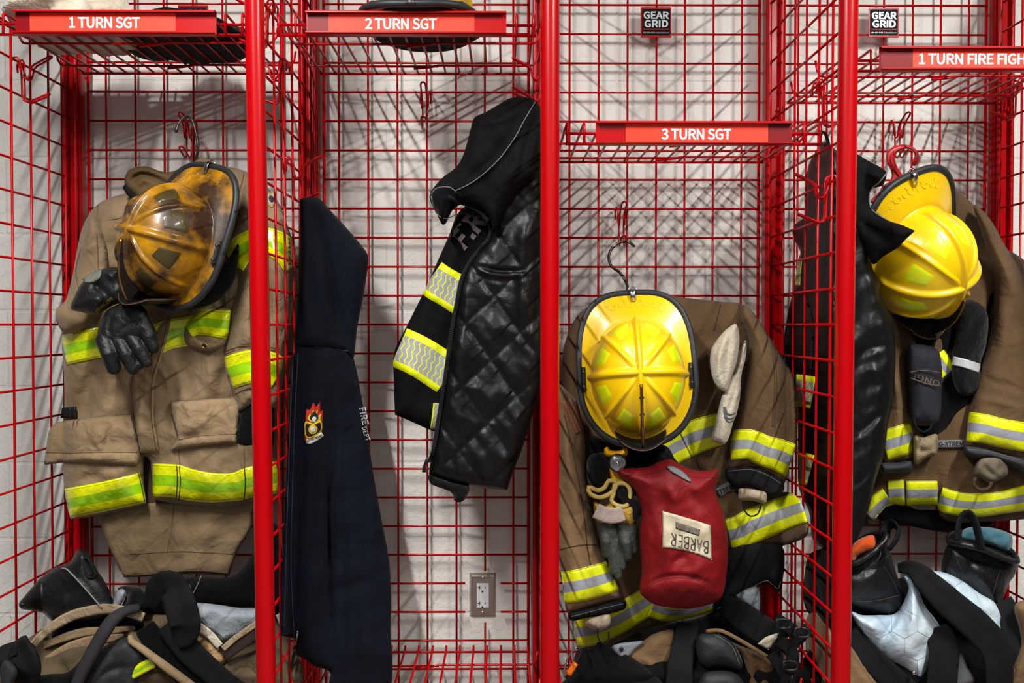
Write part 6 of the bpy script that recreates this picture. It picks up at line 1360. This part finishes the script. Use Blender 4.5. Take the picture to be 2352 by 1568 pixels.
# black glove with a silver band, mask bag, knit
BG4 = Sheet([(2200, 700), (2235, 690), (2268, 720), (2266, 790), (2252, 835), (2256, 880), (2236, 905), (2205, 906), (2188, 870), (2186, 820), (2196, 760)], 2.20, 0.03, 30, step=5, drape=[(10, 24, 60, 0.006, 68)])
o = BG4.build('fire_glove', BLKK); tag(o, 'black glove with a silver wrist band below the right helmet', 'glove'); strip(BG4, [(2188, 828), (2215, 834), (2251, 846)], 20, 'silver_band', mat('silver_tape', srgb(186, 188, 192), rough=0.4), o, off=0.003)
mk = thing('mask_bag', 'dark mesh mask pouch hanging below the right helmet', 'pouch', at(2122, 975, 2.20))
MG = Sheet([(2084, 800), (2110, 790), (2150, 800), (2162, 830), (2163, 900), (2160, 955), (2148, 972), (2120, 978), (2094, 968), (2086, 930)], 2.175, 0.04, 36, step=4.5, drape=[(0, 24, 90, 0.005, 70)]); MG.build('pouch_body', mat('dark_mesh_cloth', srgb(34, 34, 42), rough=0.7, bump=0.8, bscale=600, col2=srgb(48, 48, 58), nscale=10, spec=0.3), mk)
decal_text(MG, 'ONGE', 2158, 882, 2092, 862, 14, mat('faded_print', srgb(86, 74, 66), rough=0.8), mk, bold=0.02, off=0.002)
mb = MB(); px_tube([(2092, 868, 2.135), (2124, 880, 2.13), (2160, 886, 2.135)], 0.0016, mb); px_tube([(2090, 855, 2.135), (2124, 850, 2.13), (2160, 856, 2.135)], 0.0012, mb); mb.build('printed_lines', MATS['faded_print'], mk)
mb = MB(); px_tube([(2098, 958, 2.14), (2104, 980, 2.13), (2120, 992, 2.13), (2136, 984, 2.13), (2140, 972, 2.14)], 0.0028, mb); mb.build('pull_cord', BLKW, mk)
KN4 = Sheet([(2100, 1000), (2120, 1004), (2150, 996), (2154, 1014), (2150, 1044), (2130, 1050), (2108, 1066), (2098, 1060), (2098, 1030)], 2.19, 0.03, 16, step=4, folds=[([(2102, 1030), (2130, 1036), (2150, 1024)], 6, -0.008)], drape=[(0, 12, 30, 0.006, 3)])
o = KN4.build('knit_hood', mat('tan_knit', srgb(150, 134, 104), rough=0.95, bump=0.7, bscale=260, col2=srgb(120, 104, 78), nscale=20)); tag(o, 'tan knit hood bunched under the dark mask pouch', 'hood')

# red plastic hanger
RP = mat('red_plastic', srgb(186, 22, 30), rough=0.4, bump=0.05)
rh = thing('plastic_hanger', 'thick red plastic coat hanger at the right, label reading RHI', 'clothes hanger', at(2060, 440, 2.28))
HK = Sheet([(2092, 372), (2100, 362), (2098, 350), (2086, 342), (2072, 344), (2060, 352), (2056, 366), (2062, 384), (2076, 404), (2092, 420), (2120, 432), (2160, 450), (2240, 490), (2236, 500), (2140, 462), (2030, 462), (2010, 470), (2000, 460), (2030, 430), (2046, 410), (2046, 392), (2036, 372), (2036, 352), (2046, 340), (2062, 333), (2080, 332), (2098, 338), (2110, 352), (2112, 368), (2104, 380), (2096, 380)],
           2.262, 0.010, 6, back=0.010, step=3)
HK.build('hanger_body', RP, rh)
mb = MB(); px_tube([(2097, 374, 2.250), (2106, 362, 2.250), (2102, 348, 2.250), (2086, 338, 2.250), (2064, 342, 2.250), (2048, 356, 2.250), (2048, 374, 2.250), (2060, 396, 2.250), (2076, 416, 2.250), (2094, 430, 2.250)], 0.0022, mb); mb.build('raised_rib', RP, rh)
BP = Sheet([(2028, 428, 1), (2104, 428, 1), (2100, 462, 1), (2024, 464, 1)], 2.247, 0.003, 4, step=4); bp_ = BP.build('black_label', mat('black_card', srgb(16, 16, 18), rough=0.5), rh)
decal_text(BP, 'RHI', 2034, 438, 2072, 438, 12, WHITE, bp_, bold=0.04, off=0.002); decal_text(BP, 'BY', 2040, 451, 2054, 451, 6, WHITE, bp_, bold=0.03, off=0.002)

helmet('fire_helmet', 'yellow fire helmet tipped to the right on the right brown coat', at(2092, 592, 2.15), (0.45, -0.74, -0.50), (0.16, 0.62, -0.77), YSH, RPAT, scale=1.0)

# black jacket on the partition, seen through its mesh and right of the post
j4 = thing('work_jacket', 'black hooded jacket hanging on the right partition beside the tipped helmet', 'jacket', at(1950, 1260, 2.1))
def JY(x, y): return np.clip(0.728 * F / (np.maximum(np.asarray(x, float), 1700) - VX) + 0.030, 2.06, 2.36)
J1 = Sheet([(1890, 326), (1906, 334), (1930, 350), (1962, 352), (1996, 371), (2021, 383), (2034, 398), (2028, 425), (1996, 440), (1990, 500), (2002, 606), (2017, 640), (2029, 695), (2050, 737), (2057, 808), (2055, 872), (2053, 905), (2040, 973), (2031, 1041), (2013, 1095), (1999, 1153), (1977, 1221), (1959, 1248), (1925, 1262), (1890, 1258), (1866, 1236),
            (1858, 1176), (1834, 1112), (1832, 973), (1822, 900), (1800, 808), (1802, 766), (1813, 703), (1823, 661), (1832, 602), (1838, 577), (1822, 547), (1823, 518), (1850, 493), (1851, 442), (1855, 387), (1872, 350)],
           JY, 0.028, 40, back=0.03, step=5, edge=0.6,
           folds=[([(1990, 620), (2030, 740), (2040, 860)], 12, 0.008), ([(1975, 820), (2000, 800), (2040, 790)], 10, -0.008), ([(1970, 860), (2010, 850), (2045, 900)], 12, 0.008), ([(1970, 1000), (2010, 960), (2040, 940)], 8, -0.007), ([(1965, 1120), (2000, 1080), (2025, 1060)], 8, -0.007), ([(1880, 400), (1875, 700), (1880, 1100)], 14, 0.008), ([(1850, 560), (1845, 800), (1850, 1000)], 10, -0.006), ([(1910, 400), (1905, 800)], 12, -0.006)],
           drape=[(-8, 36, 130, 0.007, 71), (60, 30, 60, 0.004, 72)])
J1.build('jacket_body', QUI, j4)
J2 = Sheet([(1940, 345), (1962, 350), (1996, 370), (2021, 383), (2036, 396), (2030, 418), (2002, 436), (1996, 460), (2002, 480), (2017, 490), (2040, 506), (2070, 516), (2102, 530, 1), (2080, 550), (2063, 568), (2029, 589), (2004, 606), (1985, 560), (1960, 520), (1940, 470)], lambda x, y: 2.045 - 0.0008 * np.clip(np.asarray(x, float) - 1990, 0, 200), 0.02, 30, step=4.5, folds=[([(1990, 400), (2020, 400)], 8, 0.006), ([(1980, 520), (2030, 550), (2050, 560)], 14, -0.006)], drape=[(-40, 36, 80, 0.006, 74)])
J2.build('hood', OUT, j4)
seams(J2, [[(2036, 398), (2020, 418), (2000, 436), (1996, 458), (2002, 480), (2018, 494), (2036, 504)]], j4, PIPE, name='hood_piping', r=0.0016, off=0.002)
mb = MB(); px_tube([(1884, 334, 2.11), (1884, 312, 2.11), (1890, 302, 2.11), (1898, 312, 2.11), (1904, 334, 2.11)], 0.0035, mb); mb.build('hanging_loop', BLKW, j4)
for pts, w_ in (([(1826, 896), (1846, 898), (1868, 902)], 74), ([(1830, 1074), (1846, 1076), (1862, 1080)], 72), ([(1836, 600), (1834, 620), (1832, 655)], 12)): strip(J1, pts, w_, 'reflective_band', TRIMHV, j4, off=0.004)
zipper(J1, [(1846, 660), (1856, 700), (1866, 740), (1866, 800), (1862, 850)], j4, r=0.0026)

# boots and silver lined trousers --------------------------------------------
LB4 = mat('boot_leather', srgb(10, 10, 13), rough=0.42, col2=srgb(22, 22, 28), nscale=12, bump=0.25, bscale=150, wr=0.35, wrs=14, spec=0.45)
def boot(label, outline, rim, Y, lining_m, lining_pts, loop_pts, seams_=(), folds=(), loopY=None):
    t = thing('fire_boot', label, 'boot', at(outline[len(outline) // 2][0], 1400, Y), 'black fire boots')
    B = Sheet(outline, Y, 0.055, 70, back=0.05, step=4.5, folds=folds, drape=[(80, 34, 80, 0.006, 81)]); B.build('boot_shaft', LB4, t)
    # rolled rim as a ring with the opening behind it
    mb = MB(); px_tube(rim, 0.007, mb, closed=True, n=12); mb.build('rim_binding', LB4, t)
    c = MB(); R_ = smooth_line([(p[0], p[1]) for p in rim], 6, True); k = len(rim); YY = np.interp(np.linspace(0, 1, len(R_)), np.linspace(0, 1, k + 1), [p[2] for p in rim] + [rim[0][2]])
    P = atn(R_[:, 0], R_[:, 1], YY); ce = P.mean(0); rows = [[tuple(p) for p in P], [tuple(ce + (p - ce) * 0.75 + np.array([0, 0, -0.03])) for p in P], [tuple(ce + (p - ce) * 0.05 + np.array([0, 0, -0.05])) for p in P]]
    c.grid(rows, wrapu=True); c.build('boot_mouth', BLK, t)
    Ls = Sheet(lining_pts, rim[0][2] + 0.035, 0.02, 14, step=3.5, drape=[(60, 18, 30, 0.005, 83)]); Ls.build('boot_lining', lining_m, t)
    mb = MB(); px_tube(loop_pts, 0.013, mb, flat=((0.6, 0.6, 0), 0.35), n=12); mb.build('pull_loop', BLKW, t)
    if seams_: seams(B, seams_, t, mat('boot_thread', srgb(52, 52, 56), rough=0.7), r=0.0009)
    return t
ORG = mat('orange_fleece', srgb(238, 96, 8), rough=0.9, sheen=0.2, bump=0.4, bscale=300, col2=srgb(214, 78, 4), nscale=14)
TEAL = mat('teal_fleece', srgb(62, 110, 124), rough=0.9, sheen=0.2, bump=0.4, bscale=300, col2=srgb(44, 86, 100), nscale=14)
boot('black leather boot with orange lining beside the right front post', [(1925, 1290), (1962, 1284), (2000, 1262), (2030, 1240), (2040, 1257), (2050, 1286), (2060, 1320), (2076, 1361), (2074, 1396), (2050, 1414), (2000, 1408), (1959, 1398), (1922, 1385), (1915, 1330)],
     [(1930, 1290, 2.12), (1965, 1292, 2.10), (2005, 1268, 2.10), (2034, 1238, 2.12), (2030, 1224, 2.15), (2006, 1226, 2.19), (1966, 1246, 2.20), (1936, 1270, 2.17)], 2.17, ORG, [(1935, 1285), (1950, 1262), (1970, 1240), (2004, 1228), (2014, 1246), (2006, 1262), (1970, 1278), (1958, 1296)],
     [(2042, 1262, 2.09), (2058, 1240, 2.085), (2064, 1216, 2.10), (2050, 1202, 2.13), (2036, 1210, 2.14), (2032, 1232, 2.13)], [[(1960, 1318), (2010, 1296), (2046, 1272)], [(1925, 1372), (1990, 1382), (2070, 1366)], [(2030, 1300), (2054, 1340), (2070, 1380)]],
     [([(1940, 1310), (2000, 1296), (2046, 1270)], 8, 0.006), ([(1930, 1375), (2000, 1390), (2070, 1372)], 8, 0.006)])
boot('black leather boot with teal lining, at the right edge', [(2176, 1250), (2200, 1230), (2250, 1246), (2300, 1262), (2332, 1280), (2340, 1296), (2330, 1322), (2320, 1336), (2306, 1370), (2296, 1392), (2280, 1392), (2240, 1370), (2210, 1350), (2180, 1336), (2162, 1310), (2166, 1280)],
     [(2180, 1244, 2.14), (2210, 1250, 2.11), (2260, 1262, 2.10), (2310, 1284, 2.11), (2336, 1288, 2.13), (2318, 1262, 2.18), (2270, 1234, 2.21), (2215, 1222, 2.20), (2184, 1228, 2.17)], 2.18, TEAL, [(2206, 1236), (2214, 1216), (2236, 1210), (2280, 1212), (2322, 1228), (2324, 1262), (2318, 1270), (2270, 1250), (2230, 1244)],
     [(2198, 1240, 2.10), (2200, 1210, 2.10), (2208, 1186, 2.11), (2224, 1178, 2.11), (2238, 1196, 2.10), (2248, 1230, 2.09), (2254, 1262, 2.085)], [[(2190, 1262), (2250, 1272), (2326, 1302)], [(2304, 1290), (2290, 1330), (2276, 1380)], [(2184, 1256), (2200, 1290), (2210, 1312)]],
     [([(2190, 1262), (2250, 1276), (2326, 1308)], 7, -0.006), ([(2230, 1300), (2270, 1340)], 20, 0.01)])
SILV4 = mat('silver_blue_lining', srgb(214, 228, 236), rough=0.4, col2=srgb(158, 186, 208), nscale=7, bump=0.05, bscale=200, wr=0.5, wrs=12, spec=0.5)
def hexq(x, y):
    s_ = 44.0; X = x / s_ + 0.35 * np.sin(y / 30); Y = y / (s_ * 0.866)
    a = np.abs(np.sin(np.pi * X)); b = np.abs(np.sin(np.pi * (X * 0.5 + Y * 0.5))); c = np.abs(np.sin(np.pi * (X * 0.5 - Y * 0.5)))
    return 0.008 * (np.minimum(np.minimum(a, b), c) ** 0.35 - 0.5)
t4 = thing('turnout_trousers', 'brown trousers turned down to show silver-blue lining between the boots', 'trousers', at(2150, 1590, 2.15))
M4 = Sheet([(1860, 1595), (1862, 1480), (1880, 1420), (1930, 1400), (2060, 1330), (2110, 1320), (2180, 1330), (2300, 1380), (2400, 1400), (2410, 1595)], heapY(2.24, 2.15), 0.05, 70, back=0.03, step=7, drape=[(40, 60, 140, 0.014, 91)]); M4.build('trouser_seat', BLK, t4)
q_ = Sheet([(1955, 1404), (1980, 1412), (2020, 1412), (2052, 1410), (2070, 1392), (2086, 1350), (2072, 1318), (2094, 1330), (2112, 1362), (2125, 1392), (2160, 1443), (2150, 1501), (2121, 1562), (2100, 1556), (2076, 1536), (2040, 1516), (2013, 1494), (1986, 1461), (1966, 1430)], 2.135, 0.05, 50, back=0.03, step=4.2,
           folds=[([(2085, 1350), (2050, 1430), (2012, 1490)], 8, -0.014), ([(2110, 1380), (2090, 1460), (2070, 1520)], 24, 0.016), ([(1990, 1420), (2010, 1460)], 12, 0.008)], drape=[(20, 30, 70, 0.009, 93)]); q_.build('silver_lining', SILV4, t4)
q2 = Sheet([(2122, 1312), (2145, 1310), (2180, 1318), (2216, 1337), (2250, 1362), (2285, 1384), (2308, 1424), (2306, 1461), (2297, 1474), (2250, 1440), (2200, 1400), (2150, 1360)], 2.145, 0.04, 40, back=0.03, step=4.2, folds=[([(2170, 1330), (2200, 1370)], 9, -0.009), ([(2230, 1370), (2270, 1420)], 18, 0.012)], drape=[(-40, 30, 70, 0.008, 94)]); q2.build('silver_lining', SILV4, t4)
def hexseams(H, x0, x1, y0, y1, s_=34.0):
    mb = MB()
    for r_ in range(int((y1 - y0) / (s_ * 1.5)) + 1):
        for c_ in range(int((x1 - x0) / (s_ * 1.732)) + 1):
            cx = x0 + c_ * s_ * 1.732 + (r_ % 2) * s_ * 0.866; cy = y0 + r_ * s_ * 1.5
            for a0, a1 in ((30, 90), (90, 150), (150, 210)):
                A_ = [(cx + s_ * math.cos(math.radians(a0)), cy - s_ * math.sin(math.radians(a0))), (cx + s_ * math.cos(math.radians(a1)), cy - s_ * math.sin(math.radians(a1)))]
                L_ = np.array([[A_[0][0] + (A_[1][0] - A_[0][0]) * t, A_[0][1] + (A_[1][1] - A_[0][1]) * t] for t in np.linspace(0, 1, 7)])
                d_ = H.dist(L_[:, 0], L_[:, 1])
                if d_.min() < 3: continue
                mb.tube([Vector(p) for p in atn(L_[:, 0], L_[:, 1], H.surf(L_[:, 0], L_[:, 1]) - 0.0002)], 0.00045, n=5)
    mb.build('hexagon_stitching', mat('slate_thread', srgb(120, 138, 152), rough=0.8), t4)
hexseams(q_, 1960, 2170, 1330, 1560); hexseams(q2, 2120, 2310, 1320, 1470)
web([(2062, 1304), (2096, 1306), (2130, 1336), (2190, 1392), (2250, 1444), (2290, 1500), (2296, 1595)], [20, 54, 66, 72, 72, 66, 60], 'black_brace', BLKW, t4, [2.13, 2.09, 2.065, 2.055, 2.05, 2.05, 2.06], 0.011)
web([(2150, 1440), (2168, 1490), (2166, 1540), (2160, 1595)], [60, 70, 70, 74], 'black_brace', BLKW, t4, [2.10, 2.08, 2.07, 2.07], 0.009)
web([(1950, 1452), (1990, 1500), (2040, 1550), (2090, 1595)], [50, 56, 60, 60], 'trouser_waistband', mat('dark_liner', srgb(16, 17, 19)), t4, [2.12, 2.09, 2.07, 2.06], 0.012)
web([(2300, 1380), (2330, 1440), (2342, 1500), (2300, 1560)], [50, 60, 60, 50], 'trouser_waistband', mat('dark_liner', srgb(16, 17, 19)), t4, [2.14, 2.11, 2.09, 2.08], 0.012)
GL4 = Sheet([(2196, 1506), (2210, 1500), (2222, 1530), (2238, 1566), (2180, 1572)], 2.10, 0.01, 10, step=4); GL4.build('grey_facing', mat('grey_facing', srgb(92, 96, 100), rough=0.8, bump=0.4, bscale=300), t4)
for out in ([(1862, 1595), (1852, 1500), (1850, 1430), (1870, 1400), (1900, 1430), (1920, 1500), (1930, 1595)], [(1925, 1470), (1950, 1480), (1990, 1530), (2040, 1595), (1920, 1595)], [(2310, 1595), (2320, 1540), (2345, 1470), (2330, 1390), (2380, 1400), (2400, 1595)]):
    Sheet(out, JY if out[0][0] < 1900 else 2.10, 0.03, 30, back=0.03, step=5.5, drape=[(10, 34, 90, 0.010, 97)]).build('trouser_leg', BROWNL, t4)
mb = MB(); P = at(2100, 1545, 2.045); mb.tube([P + Vector((0, 0.006, 0)), P, P + Vector((0, -0.002, 0))], [0.005, 0.005, 0.003], n=14); mb.build('snap', METAL, t4)
mb = MB(); px_tube([(2312, 1530, 2.06), (2322, 1524, 2.06), (2330, 1540, 2.06), (2320, 1548, 2.06)], 0.0022, mb, closed=True); mb.build('strap_ring', METAL, t4)
DB = Sheet([(1852, 1400), (1846, 1340), (1856, 1280), (1880, 1262), (1920, 1262), (1925, 1400), (1900, 1440)], JY, 0.02, 26, back=0.03, step=5.5, drape=[(10, 34, 90, 0.008, 98)]); o = DB.build('soft_helmet_bag', BLK); o.name = 'soft_bag'; tag(o, 'black soft bag low behind the right partition mesh', 'bag')
